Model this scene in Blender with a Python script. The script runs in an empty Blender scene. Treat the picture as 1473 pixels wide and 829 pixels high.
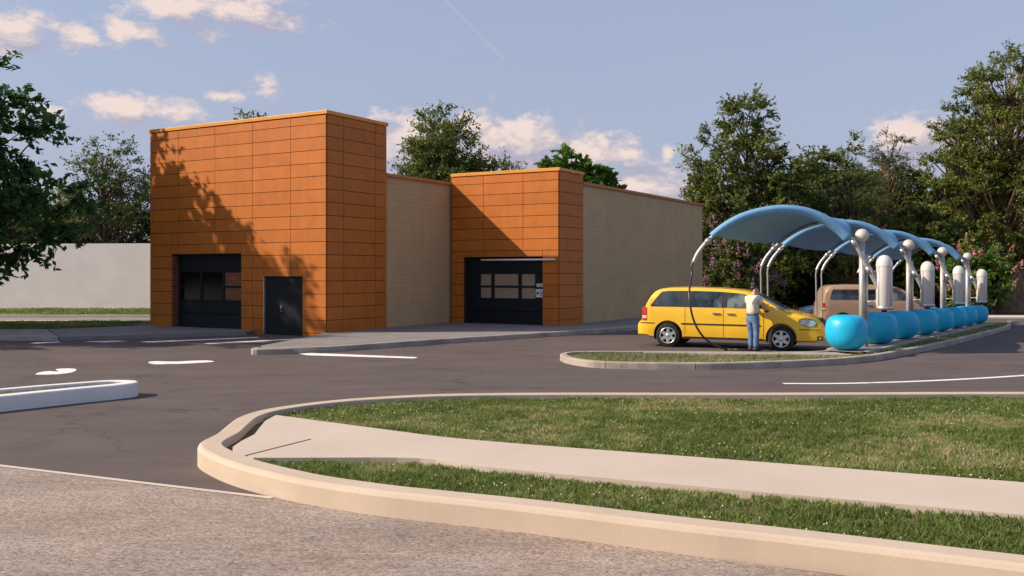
import bpy, bmesh, math, random
import numpy as np
from mathutils import Vector, Matrix
R = math.radians
F, HOR, CX, H = 1376.0, 392.0, 736.5, 2.1
scene = bpy.context.scene
COL = scene.collection

# ------------------------------------------------------------------ helpers
def gz(x, y):
    t = min(max((x-4)/7.0, 0), 1); t = t*t*(3-2*t)
    return -0.019*min(max(y-24, 0), 40)*t

def tag(o, label=None, cat=None, group=None, kind=None):
    if label: o['label'] = label
    if cat: o['category'] = cat
    if group: o['group'] = group
    if kind: o['kind'] = kind
    return o

def link(o, parent=None):
    COL.objects.link(o)
    if parent is not None: o.parent = parent
    return o

def empty(name, loc=(0, 0, 0), rz=0):
    o = bpy.data.objects.new(name, None); o.location = loc; o.rotation_euler = (0, 0, rz)
    o.empty_display_size = .2
    return link(o)

class MB:
    def __init__(s): s.v = []; s.f = []; s.sm = []
    def add(s, vs, fs, smooth=False):
        b = len(s.v); s.v += [tuple(v) for v in vs]
        s.f += [tuple(i+b for i in f) for f in fs]; s.sm += [smooth]*len(fs)
        return s
    def box(s, x0, x1, y0, y1, z0, z1, T=None, bev=0):
        if bev > 0:
            bm = bmesh.new(); bmesh.ops.create_cube(bm, size=1)
            for v in bm.verts:
                v.co = Vector(((x0+x1)/2+v.co.x*(x1-x0), (y0+y1)/2+v.co.y*(y1-y0), (z0+z1)/2+v.co.z*(z1-z0)))
            bmesh.ops.bevel(bm, geom=bm.edges[:], offset=bev, segments=2, affect='EDGES', profile=.6)
            bm.verts.index_update()
            vs = [v.co.copy() for v in bm.verts]; fs = [[v.index for v in f.verts] for f in bm.faces]; bm.free()
        else:
            vs = [Vector(p) for p in ((x0,y0,z0),(x1,y0,z0),(x1,y1,z0),(x0,y1,z0),(x0,y0,z1),(x1,y0,z1),(x1,y1,z1),(x0,y1,z1))]
            fs = [(0,3,2,1),(4,5,6,7),(0,1,5,4),(1,2,6,5),(2,3,7,6),(3,0,4,7)]
        if T is not None: vs = [T @ v for v in vs]
        return s.add(vs, fs)
    def tube(s, pts, r, n=8, cap=True, smooth=True):
        pts = [Vector(p) for p in pts]
        rs = r if hasattr(r, '__len__') else [r]*len(pts)
        vs = []; prev = None
        for i, p in enumerate(pts):
            t = (pts[min(i+1, len(pts)-1)]-pts[max(i-1, 0)])
            t = t.normalized() if t.length > 1e-9 else Vector((0, 0, 1))
            if prev is None:
                a = Vector((0, 0, 1)) if abs(t.z) < .9 else Vector((1, 0, 0))
                u = t.cross(a).normalized()
            else:
                u = (prev - t*prev.dot(t)); u = u.normalized() if u.length > 1e-6 else t.orthogonal().normalized()
            prev = u; w = t.cross(u)
            for k in range(n):
                a = 2*math.pi*k/n
                vs.append(p+(u*math.cos(a)+w*math.sin(a))*rs[i])
        fs = [(i*n+k, i*n+(k+1) % n, (i+1)*n+(k+1) % n, (i+1)*n+k) for i in range(len(pts)-1) for k in range(n)]
        s.add(vs, fs, smooth)
        if cap:
            b = len(vs)
            s.add([vs[k] for k in range(n)], [tuple(range(n))[::-1]])
            s.add([vs[b-n+k] for k in range(n)], [tuple(range(n))])
        return s
    def lathe(s, prof, c=(0, 0, 0), n=32, axis='z', smooth=True):
        vs = []; m = len(prof)
        for k in range(n):
            a = 2*math.pi*k/n
            for (r, h) in prof:
                if axis == 'z': vs.append((c[0]+r*math.cos(a), c[1]+r*math.sin(a), c[2]+h))
                else: vs.append((c[0]+r*math.cos(a), c[1]+h, c[2]+r*math.sin(a)))
        fs = [(k*m+i, ((k+1) % n)*m+i, ((k+1) % n)*m+i+1, k*m+i+1) for k in range(n) for i in range(m-1)]
        return s.add(vs, fs, smooth)
    def poly(s, pts, z0, z1=None):
        """polygon at z1 with skirt down to z0"""
        n = len(pts)
        if z1 is None:
            return s.add([(p[0], p[1], z0) for p in pts], [tuple(range(n))])
        vs = [(p[0], p[1], z1) for p in pts]+[(p[0], p[1], z0) for p in pts]
        return s.add(vs, [tuple(range(n))]+[(i, n+i, n+(i+1) % n, (i+1) % n) for i in range(n)])
    def build(s, name, mat, parent=None, fixn=True):
        me = bpy.data.meshes.new(name); me.from_pydata(s.v, [], s.f)
        me.polygons.foreach_set('use_smooth', s.sm)
        me.update()
        if fixn:
            bm = bmesh.new(); bm.from_mesh(me); bmesh.ops.remove_doubles(bm, verts=bm.verts, dist=1e-5)
            bmesh.ops.recalc_face_normals(bm, faces=bm.faces); bm.to_mesh(me); bm.free()
        for m in (mat if isinstance(mat, (list, tuple)) else [mat]): me.materials.append(m)
        return link(bpy.data.objects.new(name, me), parent)

def copy_tree(o, parent=None):
    c = o.copy(); COL.objects.link(c); c.parent = parent
    for ch in list(o.children): copy_tree(ch, c)
    return c

def catmull(pts, closed=False, step=6):
    P = [Vector((*p, 0)) if len(p) == 2 else Vector(p) for p in pts]; n = len(P); out = []
    for i in range(n if closed else n-1):
        if closed: a, b, c, d = P[(i-1) % n], P[i], P[(i+1) % n], P[(i+2) % n]
        else: a, b, c, d = P[max(i-1, 0)], P[i], P[i+1], P[min(i+2, n-1)]
        for k in range(step):
            t = k/step
            out.append(.5*((2*b)+(c-a)*t+(2*a-5*b+4*c-d)*t*t+(3*b-a-3*c+d)*t**3))
    if not closed: out.append(P[-1])
    return out

def offset(P, d, closed=False):
    """offset to the left by d"""
    n = len(P); out = []
    for i in range(n):
        if closed: a, b, c = P[i-1], P[i], P[(i+1) % n]
        else: a, b, c = P[max(i-1, 0)], P[i], P[min(i+1, n-1)]
        t1 = (b-a) if (b-a).length > 1e-6 else (c-b); t2 = (c-b) if (c-b).length > 1e-6 else t1
        t1 = t1.normalized(); t2 = t2.normalized()
        n1 = Vector((-t1.y, t1.x, 0)); n2 = Vector((-t2.y, t2.x, 0)); m = n1+n2
        m = m.normalized() if m.length > 1e-6 else n1
        out.append(b+m*d/max(.5, m.dot(n1)))
    return out

def kerb(P, w, h, closed=False, gap=0, seglen=1.2, follow=True, rnd=.03, z0=-.05):
    """P runs with the inside on its left; profile rises at P and goes w to the left"""
    prof = [(0, z0), (0, h-rnd*1.0), (rnd*.3, h-rnd*.3), (rnd, h), (w-.01, h), (w, h-.01), (w, z0)]
    mb = MB(); n = len(P)
    offs = [offset(P, d, closed) for d, _ in prof]
    m = len(prof); acc = 0; runs = [[0]]
    idx = list(range(n))+([0] if closed else [])
    for a, b in zip(idx[:-1], idx[1:]):
        acc += (P[b]-P[a]).length; runs[-1].append(b)
        if gap and acc > seglen: runs.append([b]); acc = 0
    for run in runs:
        if len(run) < 2: continue
        vs = []
        for q, i in enumerate(run):
            sh = Vector((0, 0, 0))
            if gap:
                if q == 0: sh = (P[run[1]]-P[i]).normalized()*gap
                if q == len(run)-1: sh = (P[run[-2]]-P[i]).normalized()*gap
            for j in range(m):
                o = offs[j][i]+sh
                vs.append((o.x, o.y, prof[j][1]+(gz(P[i].x, P[i].y) if follow else 0)))
        fs = [(a*m+j, (a+1)*m+j, (a+1)*m+j+1, a*m+j+1) for a in range(len(run)-1) for j in range(m-1)]
        mb.add(vs, fs, False)
        if gap or not closed:
            mb.add(vs[:m], [tuple(range(m))]); mb.add(vs[-m:], [tuple(range(m))[::-1]])
    return mb

# ------------------------------------------------------------------ materials
def mat(name, col=(.5, .5, .5), rough=.6, metal=0, spec=.5, coat=0, trans=0, emis=None):
    m = bpy.data.materials.new(name); m.use_nodes = True
    b = m.node_tree.nodes['Principled BSDF']
    b.inputs['Base Color'].default_value = (*col, 1); b.inputs['Roughness'].default_value = rough
    b.inputs['Metallic'].default_value = metal; b.inputs['Specular IOR Level'].default_value = spec
    b.inputs['Coat Weight'].default_value = coat; b.inputs['Coat Roughness'].default_value = .06
    b.inputs['Transmission Weight'].default_value = trans
    return m
def N(nt, typ, **k):
    n = nt.nodes.new(typ)
    for a, v in k.items():
        if a in n.inputs.keys() if hasattr(n.inputs, 'keys') else False: n.inputs[a].default_value = v
        else: setattr(n, a, v)
    return n
def L(nt, a, b): nt.links.new(a, b)
def ramp(nt, fac, stops):
    r = nt.nodes.new('ShaderNodeValToRGB'); e = r.color_ramp.elements
    while len(e) < len(stops): e.new(.5)
    for i, (p, c) in enumerate(stops):
        e[i].position = p; e[i].color = (*c, 1) if len(c) == 3 else c
    L(nt, fac, r.inputs['Fac']); return r.outputs['Color']
def noise(nt, scale, detail=4, rough=.55, vec=None, dist=0):
    n = nt.nodes.new('ShaderNodeTexNoise'); n.inputs['Scale'].default_value = scale
    n.inputs['Detail'].default_value = detail; n.inputs['Roughness'].default_value = rough
    n.inputs['Distortion'].default_value = dist
    if vec is not None: L(nt, vec, n.inputs['Vector'])
    return n.outputs['Fac']
def pos(nt, scale=(1, 1, 1), rot=(0, 0, 0), obj=False):
    if obj: g = nt.nodes.new('ShaderNodeTexCoord').outputs['Object']
    else: g = nt.nodes.new('ShaderNodeNewGeometry').outputs['Position']
    m = nt.nodes.new('ShaderNodeMapping'); m.inputs['Scale'].default_value = scale; m.inputs['Rotation'].default_value = rot
    L(nt, g, m.inputs['Vector']); return m.outputs['Vector']
def mixc(nt, f, a, b, mode='MIX'):
    m = nt.nodes.new('ShaderNodeMix'); m.data_type = 'RGBA'; m.blend_type = mode
    for s, v in ((m.inputs[0], f), (m.inputs[6], a), (m.inputs[7], b)):
        if hasattr(v, 'is_linked'): L(nt, v, s)
        else: s.default_value = v if not isinstance(v, tuple) else ((*v, 1) if len(v) == 3 else v)
    return m.outputs[2]
def mth(nt, op, a, b=None, c=None, clamp=False):
    m = nt.nodes.new('ShaderNodeMath'); m.operation = op; m.use_clamp = clamp
    for i, v in enumerate((a, b, c)):
        if v is None: continue
        if hasattr(v, 'is_linked'): L(nt, v, m.inputs[i])
        else: m.inputs[i].default_value = v
    return m.outputs[0]
def bump(nt, h, strength, dist, bsdf):
    b = nt.nodes.new('ShaderNodeBump'); b.inputs['Strength'].default_value = strength; b.inputs['Distance'].default_value = dist
    L(nt, h, b.inputs['Height']); L(nt, b.outputs['Normal'], bsdf.inputs['Normal'])
def surf(name, stops, scale=3, detail=6, rough=.8, bs=0, bscale=60, bdist=.01, stretch=(1, 1, 1), fine=0, fscale=150, spec=.3, metal=0, obj=False, coat=0):
    m = mat(name, rough=rough, spec=spec, metal=metal, coat=coat); nt = m.node_tree; b = nt.nodes['Principled BSDF']
    v = pos(nt, stretch, obj=obj)
    c = ramp(nt, noise(nt, scale, detail, .6, v), stops)
    if fine:
        f = noise(nt, fscale, 3, .7, pos(nt, obj=obj))
        c = mixc(nt, 1.0, c, ramp(nt, f, [(.3, (1-fine,)*3), (.7, (1+fine*.6,)*3)]), 'MULTIPLY')
    L(nt, c, b.inputs['Base Color'])
    if bs: bump(nt, noise(nt, bscale, 5, .7, pos(nt, obj=obj)), bs, bdist, b)
    return m

M = {}
# asphalt with long wear streaks, patches, cracks
def asphalt():
    m = mat('asphalt', rough=.85, spec=.3); nt = m.node_tree; b = nt.nodes['Principled BSDF']
    c = ramp(nt, noise(nt, .35, 6, .6, pos(nt, (1, 1.6, 1))), [(.3, (.088, .068, .064)), (.7, (.122, .094, .088))])
    s = noise(nt, 1.4, 5, .65, pos(nt, (.35, 2.2, 1), (0, 0, R(12))))
    c = mixc(nt, 1.0, c, ramp(nt, s, [(.3, (.86,)*3), (.7, (1.1,)*3)]), 'MULTIPLY')
    st = noise(nt, .9, 3, .5, pos(nt))
    c = mixc(nt, 1.0, c, ramp(nt, st, [(.56, (1, 1, 1)), (.72, (.78, .77, .76))]), 'MULTIPLY')
    f = noise(nt, 90, 2, .8, pos(nt))
    c = mixc(nt, 1.0, c, ramp(nt, f, [(.25, (.66,)*3), (.5, (1,)*3), (.8, (1.5,)*3)]), 'MULTIPLY')
    vo = nt.nodes.new('ShaderNodeTexVoronoi'); vo.feature = 'DISTANCE_TO_EDGE'; vo.inputs['Scale'].default_value = .13
    d = nt.nodes.new('ShaderNodeMixRGB'); d.blend_type = 'ADD'; d.inputs[0].default_value = .35
    nn = nt.nodes.new('ShaderNodeTexNoise'); nn.inputs['Scale'].default_value = .9; nn.inputs['Detail'].default_value = 6
    pp = pos(nt, (1, .8, 1)); L(nt, pp, nn.inputs['Vector']); L(nt, pp, d.inputs[1])
    sc = nt.nodes.new('ShaderNodeVectorMath'); sc.operation = 'SCALE'; sc.inputs['Scale'].default_value = 6; L(nt, nn.outputs['Color'], sc.inputs[0])
    L(nt, sc.outputs[0], d.inputs[2]); L(nt, d.outputs[0], vo.inputs['Vector'])
    c = mixc(nt, 1.0, c, ramp(nt, vo.outputs['Distance'], [(0, (.62,)*3), (.0022, (1,)*3)]), 'MULTIPLY')
    L(nt, c, b.inputs['Base Color'])
    bump(nt, noise(nt, 110, 4, .8, pos(nt)), .5, .006, b)
    return m
M['asphalt'] = asphalt()
def aggregate():
    m = mat('rough_road', rough=.9, spec=.25); nt = m.node_tree; b = nt.nodes['Principled BSDF']
    wv = nt.nodes.new('ShaderNodeTexNoise'); wv.inputs['Scale'].default_value = 40; wv.inputs['Detail'].default_value = 5; wv.inputs['Roughness'].default_value = .72
    L(nt, pos(nt, (.55, 1.0, 1), (0, 0, R(8))), wv.inputs['Vector'])
    vo = nt.nodes.new('ShaderNodeTexVoronoi'); vo.inputs['Scale'].default_value = 42; L(nt, pos(nt, (.7, 1.1, 1)), vo.inputs['Vector'])
    c = ramp(nt, noise(nt, .8, 5, .6, pos(nt, (.5, 1.4, 1))), [(.3, (.34, .272, .232)), (.7, (.45, .37, .32))])
    c = mixc(nt, 1.0, c, ramp(nt, wv.outputs['Fac'], [(.33, (.50, .48, .46)), (.47, (.90,)*3), (.66, (1.16, 1.15, 1.13))]), 'MULTIPLY')
    lw = noise(nt, 7, 5, .65, pos(nt, (.35, 1.5, 1), (0, 0, R(8))))
    c = mixc(nt, 1.0, c, ramp(nt, lw, [(.35, (.86, .85, .84)), (.6, (1.06, 1.05, 1.04))]), 'MULTIPLY')
    pk = noise(nt, .55, 4, .6, pos(nt, (.5, 1.2, 1)))
    c = mixc(nt, 1.0, c, ramp(nt, pk, [(.35, (.93, .97, 1.02)), (.65, (1.06, 1.0, .97))]), 'MULTIPLY')
    c = mixc(nt, .28, c, ramp(nt, vo.outputs['Color'], [(.2, (.45, .42, .38)), (.8, (1.3, 1.25, 1.2))]), 'MULTIPLY')
    L(nt, c, b.inputs['Base Color'])
    h = mth(nt, 'ADD', wv.outputs['Fac'], mth(nt, 'MULTIPLY', vo.outputs['Distance'], -.35))
    bump(nt, h, .85, .022, b)
    return m
M['rough_road'] = aggregate()
M['kerb_cream'] = surf('kerb_cream', [(.3, (.48, .385, .295)), (.7, (.56, .45, .35))], 1.2, 7, .75, .12, 90, .004, fine=.07, fscale=70)
M['kerb_grey'] = surf('kerb_grey', [(.25, (.25, .21, .18)), (.55, (.40, .345, .30)), (.8, (.50, .43, .37))], 1.6, 8, .85, .3, 60, .006, fine=.2, fscale=40)
M['kerb_white'] = surf('kerb_white', [(.3, (.72, .69, .67)), (.7, (.82, .79, .77))], 1.5, 8, .75, .15, 60, .004, fine=.08, fscale=40)
M['path'] = surf('path_concrete', [(.3, (.49, .405, .335)), (.7, (.56, .465, .39))], .7, 8, .85, .12, 120, .003, fine=.07, fscale=120)
M['pave'] = surf('pavement', [(.3, (.19, .175, .17)), (.7, (.27, .245, .235))], .9, 8, .85, .2, 60, .004, fine=.15, fscale=60)
M['paint'] = surf('road_paint', [(.32, (.5, .47, .44)), (.45, (.80, .78, .75)), (.8, (.84, .82, .79))], 4, 8, .7, .2, 90, .003, fine=.1, fscale=70)
M['soil'] = surf('soil', [(.3, (.08, .085, .035)), (.7, (.20, .17, .085))], 2.5, 6, .95, .5, 30, .03, fine=.4, fscale=25)
M['earth'] = surf('earth', [(.3, (.03, .04, .015)), (.7, (.07, .075, .03))], .3, 6, .95, .3, 8, .05)
M['pale'] = surf('pale_paving', [(.3, (.50, .43, .36)), (.7, (.62, .54, .46))], .6, 5, .85)
M['clad'] = None
def cladding():
    m = mat('orange_cladding', rough=.55, spec=.35); nt = m.node_tree; b = nt.nodes['Principled BSDF']
    v = pos(nt)
    cell = nt.nodes.new('ShaderNodeAttribute'); cell.attribute_name = 'rnd'
    c = ramp(nt, noise(nt, 2.2, 7, .65, v), [(.3, (.43, .118, .012)), (.7, (.51, .150, .018))])
    c = mixc(nt, 1.0, c, ramp(nt, cell.outputs['Fac'], [(0, (.93, .92, .91)), (1, (1.05, 1.05, 1.06))]), 'MULTIPLY')
    g = noise(nt, 1.0, 5, .7, pos(nt, (9, 9, 70)))
    c = mixc(nt, 1.0, c, ramp(nt, g, [(.3, (.93,)*3), (.7, (1.06,)*3)]), 'MULTIPLY')
    rs = noise(nt, 1.0, 4, .6, pos(nt, (5, 5, .5)))
    c = mixc(nt, 1.0, c, ramp(nt, rs, [(.3, (.94,)*3), (.6, (1.02,)*3)]), 'MULTIPLY')
    L(nt, c, b.inputs['Base Color']); bump(nt, g, .08, .004, b)
    return m
M['clad'] = cladding()
M['backing'] = mat('dark_joint', (.02, .012, .01), .9)
M['coping'] = surf('coping', [(.3, (.60, .235, .03)), (.7, (.72, .30, .045))], 2, 4, .45, spec=.4)
M['coping2'] = surf('coping_dull', [(.3, (.45, .16, .04)), (.7, (.5, .19, .05))], 2, 4, .5)
def brickwall():
    m = mat('beige_blockwork', rough=.85, spec=.2); nt = m.node_tree; b = nt.nodes['Principled BSDF']
    # coordinates along the wall: u = dot with d1
    g = nt.nodes.new('ShaderNodeNewGeometry').outputs['Position']
    mp = nt.nodes.new('ShaderNodeMapping'); mp.vector_type = 'POINT'; mp.inputs['Rotation'].default_value = (0, 0, -math.atan2(.861, .509))
    L(nt, g, mp.inputs['Vector'])
    sp = nt.nodes.new('ShaderNodeSeparateXYZ'); L(nt, mp.outputs[0], sp.inputs[0])
    cb = nt.nodes.new('ShaderNodeCombineXYZ'); L(nt, sp.outputs[0], cb.inputs[0]); L(nt, sp.outputs[2], cb.inputs[1])
    br = nt.nodes.new('ShaderNodeTexBrick'); L(nt, cb.outputs[0], br.inputs['Vector'])
    br.inputs['Color1'].default_value = (.54, .372, .205, 1); br.inputs['Color2'].default_value = (.51, .352, .192, 1)
    br.inputs['Mortar'].default_value = (.435, .30, .165, 1); br.inputs['Scale'].default_value = 1
    br.inputs['Mortar Size'].default_value = .009; br.inputs['Brick Width'].default_value = .9; br.inputs['Row Height'].default_value = .155
    br.inputs['Mortar Smooth'].default_value = .3
    c = mixc(nt, 1.0, br.outputs['Color'], ramp(nt, noise(nt, .9, 6, .6, g), [(.3, (.94,)*3), (.7, (1.05,)*3)]), 'MULTIPLY')
    rs = noise(nt, 1.0, 5, .6, pos(nt, (2.2, 2.2, .25)))
    c = mixc(nt, 1.0, c, ramp(nt, rs, [(.35, (.965, .96, .95)), (.6, (1.01,)*3)]), 'MULTIPLY')
    L(nt, c, b.inputs['Base Color'])
    inv = mth(nt, 'SUBTRACT', 1, br.outputs['Fac'])
    bump(nt, mth(nt, 'ADD', inv, mth(nt, 'MULTIPLY', noise(nt, 40, 4, .6, g), .5)), .4, .008, b)
    return m
M['block'] = brickwall()
M['white_wall'] = surf('white_render', [(.3, (.70, .66, .64)), (.7, (.80, .76, .74))], .5, 8, .85, .1, 20, .01, stretch=(1, 1, 1.5), fine=.05, fscale=8)
M['slate'] = surf('slate_door', [(.3, (.006, .009, .012)), (.7, (.010, .014, .018))], 3, 5, .5, spec=.25)
M['glass_dark'] = mat('dark_glass', (.003, .003, .004), .12, spec=.25)
M['pane_reflection'] = surf('tan_pane_reflection', [(.3, (.30, .21, .14)), (.7, (.38, .27, .19))], 3, 4, .5)  # tan reflection put into the pane colour; nothing hangs behind the glass
M['brick'] = surf('red_brick_and_reflection', [(.35, (.10, .04, .025)), (.5, (.25, .10, .05))], 9, 2, .8, stretch=(1, 1, 4))
M['alu'] = surf('brushed_metal', [(.3, (.50, .50, .51)), (.7, (.66, .65, .64))], 3, 5, .38, metal=.85, stretch=(6, 6, .4), obj=True, bs=.05)
M['galv'] = surf('galvanised_tube', [(.3, (.42, .41, .40)), (.7, (.58, .56, .54))], 5, 5, .42, metal=.4, obj=True)
M['steel'] = surf('tank_steel', [(.3, (.66, .62, .57)), (.7, (.80, .75, .70))], 2.5, 6, .36, metal=.2, stretch=(5, 5, .5), obj=True)
M['ball'] = surf('ball_metal', [(.3, (.62, .54, .47)), (.7, (.72, .64, .56))], 6, 5, .4, metal=.25, obj=True)
def membrane():
    m = mat('blue_membrane', (.055, .19, .45), .55, spec=.3); nt = m.node_tree; b = nt.nodes['Principled BSDF']
    c = ramp(nt, noise(nt, 1.5, 6, .6, pos(nt, obj=True)), [(.3, (.20, .44, .74)), (.7, (.26, .54, .84))])
    L(nt, c, b.inputs['Base Color'])
    tr = nt.nodes.new('ShaderNodeBsdfTranslucent'); tr.inputs['Color'].default_value = (.04, .14, .22, 1)
    ad = nt.nodes.new('ShaderNodeMixShader'); ad.inputs[0].default_value = .22
    L(nt, b.outputs[0], ad.inputs[1]); L(nt, tr.outputs[0], ad.inputs[2])
    L(nt, ad.outputs[0], nt.nodes['Material Output'].inputs['Surface'])
    bump(nt, noise(nt, 5, 4, .6, pos(nt, obj=True)), .25, .02, b)
    return m
M['membrane'] = membrane()
M['bollard'] = surf('cyan_bollard', [(.3, (.010, .38, .64)), (.7, (.016, .48, .77))], 1.5, 6, .42, spec=.4, obj=True, bs=.05, bscale=25, fine=.10, fscale=14)
M['hose'] = mat('hose_rubber', (.02, .02, .022), .35)
M['hose_grey'] = mat('hose_grey', (.30, .29, .28), .4)
M['white'] = mat('white_plastic', (.78, .77, .75), .5)
M['paper'] = mat('paper', (.75, .75, .74), .7)
M['ink'] = mat('ink', (.03, .03, .035), .7)
# ------------------------------------------------------------------ foliage materials
def leafmat(name, c0, c1, hi=None, tr=.3, rough=.55):
    m = bpy.data.materials.new(name); m.use_nodes = True; nt = m.node_tree; b = nt.nodes['Principled BSDF']
    at = nt.nodes.new('ShaderNodeAttribute'); at.attribute_name = 'rnd'
    c = ramp(nt, at.outputs['Fac'], [(0, c0), (.75, c1), (1, hi or c1)])
    L(nt, c, b.inputs['Base Color']); b.inputs['Roughness'].default_value = rough; b.inputs['Specular IOR Level'].default_value = .3
    t = nt.nodes.new('ShaderNodeBsdfTranslucent'); L(nt, c, t.inputs['Color'])
    x = nt.nodes.new('ShaderNodeMixShader'); x.inputs[0].default_value = tr
    L(nt, b.outputs[0], x.inputs[1]); L(nt, t.outputs[0], x.inputs[2]); L(nt, x.outputs[0], nt.nodes['Material Output'].inputs['Surface'])
    return m
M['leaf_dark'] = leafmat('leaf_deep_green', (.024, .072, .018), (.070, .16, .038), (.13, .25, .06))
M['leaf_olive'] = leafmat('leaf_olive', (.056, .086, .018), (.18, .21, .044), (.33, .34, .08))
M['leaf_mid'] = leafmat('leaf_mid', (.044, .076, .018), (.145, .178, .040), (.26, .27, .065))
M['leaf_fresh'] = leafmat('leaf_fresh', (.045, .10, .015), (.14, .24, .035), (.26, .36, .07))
M['leaf_shade'] = leafmat('leaf_shaded', (.008, .018, .006), (.024, .040, .012), (.05, .065, .02))  # shade of the dark tree mass put into the leaf colour
M['needle'] = leafmat('needles', (.035, .058, .018), (.105, .135, .036), (.18, .20, .055), .25)
M['pink'] = leafmat('pink_petals', (.30, .10, .20), (.50, .22, .36), (.62, .36, .48), .3)
M['salmon'] = leafmat('salmon_petals', (.38, .13, .12), (.58, .27, .23), (.66, .42, .34), .3)
M['grass'] = leafmat('grass_blades', (.105, .150, .036), (.25, .305, .085), (.50, .42, .24), .42, .6)
M['clover'] = mat('clover_flower', (.55, .53, .40), .8)
def bark(name, a, b_):
    return surf(name, [(.3, a), (.7, b_)], 6, 7, .9, .8, 14, .04, stretch=(1, 1, .25), obj=False)
M['bark'] = bark('bark_grey', (.06, .045, .033), (.16, .12, .09))
M['bark_red'] = bark('bark_red', (.10, .055, .035), (.33, .20, .13))

# ------------------------------------------------------------------ ground sheets
def sheet(name, x0, x1, y0, y1, nx, ny, m, dz=0):
    xs = np.linspace(x0, x1, nx+1); ys = np.linspace(y0, y1, ny+1)
    mb = MB(); mb.v = [(float(x), float(y), gz(x, y)+dz) for y in ys for x in xs]
    mb.f = [(j*(nx+1)+i, j*(nx+1)+i+1, (j+1)*(nx+1)+i+1, (j+1)*(nx+1)+i) for j in range(ny) for i in range(nx)]; mb.sm = [True]*len(mb.f)
    return tag(mb.build(name, m, fixn=False), kind='structure')
# far ground: ring sheets
mb = MB()
mb.box(-3000, 3000, -600, 4000, -2.0, -1.6)
tag(mb.build('ground', M['earth']), 'flat grassy land running out to the horizon', kind='structure')
sheet('ground', -90, 110, 36, 130, 100, 47, M['earth'], -.045)
sheet('parking_lot', -60, 90, -12, 60, 150, 72, M['asphalt'])
def flatpoly(name, pts, z, m, z0=None, **k):
    mb = MB()
    if z0 is None: mb.poly(pts, z)
    else: mb.poly(pts, z0, z)
    return tag(mb.build(name, m), kind='structure', **k)
# foreground rough road, everything nearer than the joint line
def G(x, y, z=0.0):
    Y = F*(H-z)/(y-HOR); return ((x-CX)/F*Y, Y)
flatpoly('road', [(-60, 24.5), (-30, 16.3), G(0, 670), G(190, 693), G(300, 706), G(395, 717), (2.35, 6.55), (6, 5.0), (30, -8), (30, -12), (-60, -12)], .008, M['rough_road'])
# pale strip along the joint
a = [Vector((*p, 0)) for p in [(-60, 24.5), (-30, 16.3), G(0, 670), G(190, 693), G(300, 706), G(395, 717)]]
b = offset(a, -.07)
flatpoly('road_joint_strip', [(p.x, p.y) for p in a]+[(p.x, p.y) for p in reversed(b)], .013, M['pale'])

# road markings
def mark(pts, smooth=True):
    P = [(p.x, p.y) for p in catmull([G(*q) for q in pts], True, 5)] if smooth else [G(*q) for q in pts]
    mb = MB(); mb.add([(x, y, gz(x, y)+.006) for x, y in P], [tuple(range(len(P)))])
    return tag(mb.build('road_marking', M['paint']), kind='structure')
mark([(213, 522), (222, 520), (250, 520.6), (280, 519.3), (298, 519), (308, 520.6), (290, 522.4), (260, 523.8), (225, 524.6)])
mark([(51, 539.2), (57, 536.2), (70, 534.4), (84, 535), (80, 531.8), (92, 530.6), (106, 530.8), (110, 533), (102, 536.5), (85, 538.8), (65, 539.4)])
mark([(422, 507.2), (601, 514.2), (596, 516.2), (440, 511.5)], False)
mark([(42, 494), (86, 491.6), (86, 492.8), (50, 494.8)], False)
mark([(120, 491.9), (170, 490.6), (182, 491.4), (150, 493)], False)
mark([(200, 492.2), (345, 486.2), (372, 485.2), (372, 486.2), (220, 493)], False)
mark([(292, 494.2), (420, 488), (460, 486), (460, 487), (300, 495.4)], False)
def curve_mark(pts, w):
    P = catmull([G(*q) for q in pts], False, 8); Q = offset(P, w)
    mb = MB(); n = len(P)
    mb.v = [(p.x, p.y, gz(p.x, p.y)+.006) for p in P]+[(p.x, p.y, gz(p.x, p.y)+.006) for p in Q]
    mb.f = [(i, i+1, n+i+1, n+i) for i in range(n-1)]; mb.sm = [False]*len(mb.f)
    return tag(mb.build('road_marking', M['paint']), kind='structure')
curve_mark([(1128, 553), (1200, 553), (1270, 551.5), (1340, 549), (1410, 545.5), (1473, 541.5), (1560, 535)], .16)

# ------------------------------------------------------------------ foreground island
fo_far = [(24, 14.2), (14, 15.0), (8.1, 15.1), (3.98, 15.0), (.69, 15.0), (-.95, 14.87), (-2.03, 14.5), (-2.78, 14.0), (-3.37, 13.27), (-3.57, 12.59), (-3.53, 11.85), (-3.47, 11.25),
          (-3.48, 10.75), (-3.42, 10.4), (-3.2, 10.0), (-2.75, 9.42), (-2.15, 8.86), (-1.73, 8.55), (-1.15, 8.22), (-.76, 8.05), (-.1, 7.77), (.35, 7.56), (1.35, 7.06), (2.35, 6.6), (6, 4.75), (11, 1.9), (16, -1.5)]
FO = catmull(fo_far, False, 5)
# inside is on the left when running near-side backwards; this order goes far->left->near, inside is on the left
kerb(FO, .26, .22, rnd=.045, follow=False).build('kerb', M['kerb_cream'])['kind'] = 'structure'
inner = offset(FO, .24)
def smooth_in(pts, step=4): return [(p.x, p.y) for p in catmull(pts, False, step)]
flatpoly('island_soil', [(p.x, p.y) for p in inner]+[(24, -1.5)], .125, M['soil'])
path_poly = smooth_in([(13, 5.0), (8, 7.2), (4.65, 8.68), (2.2, 9.75), (-.37, 10.85), (-1.6, 11.65), (-3.15, 12.78)], 4) + \
    [(-3.17, 12.3), (-3.1, 11.75), (-3.03, 11.25), (-3.06, 10.8), (-3.05, 10.45), (-2.93, 10.12), (-2.66, 9.83)] + \
    smooth_in([(-1.9, 9.84), (-.94, 9.80), (-.25, 9.37), (1.5, 8.58), (4.02, 7.51), (8, 5.75), (12, 3.6)], 4)
mbp = MB(); mbp.poly(path_poly, .1, .195)
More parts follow.
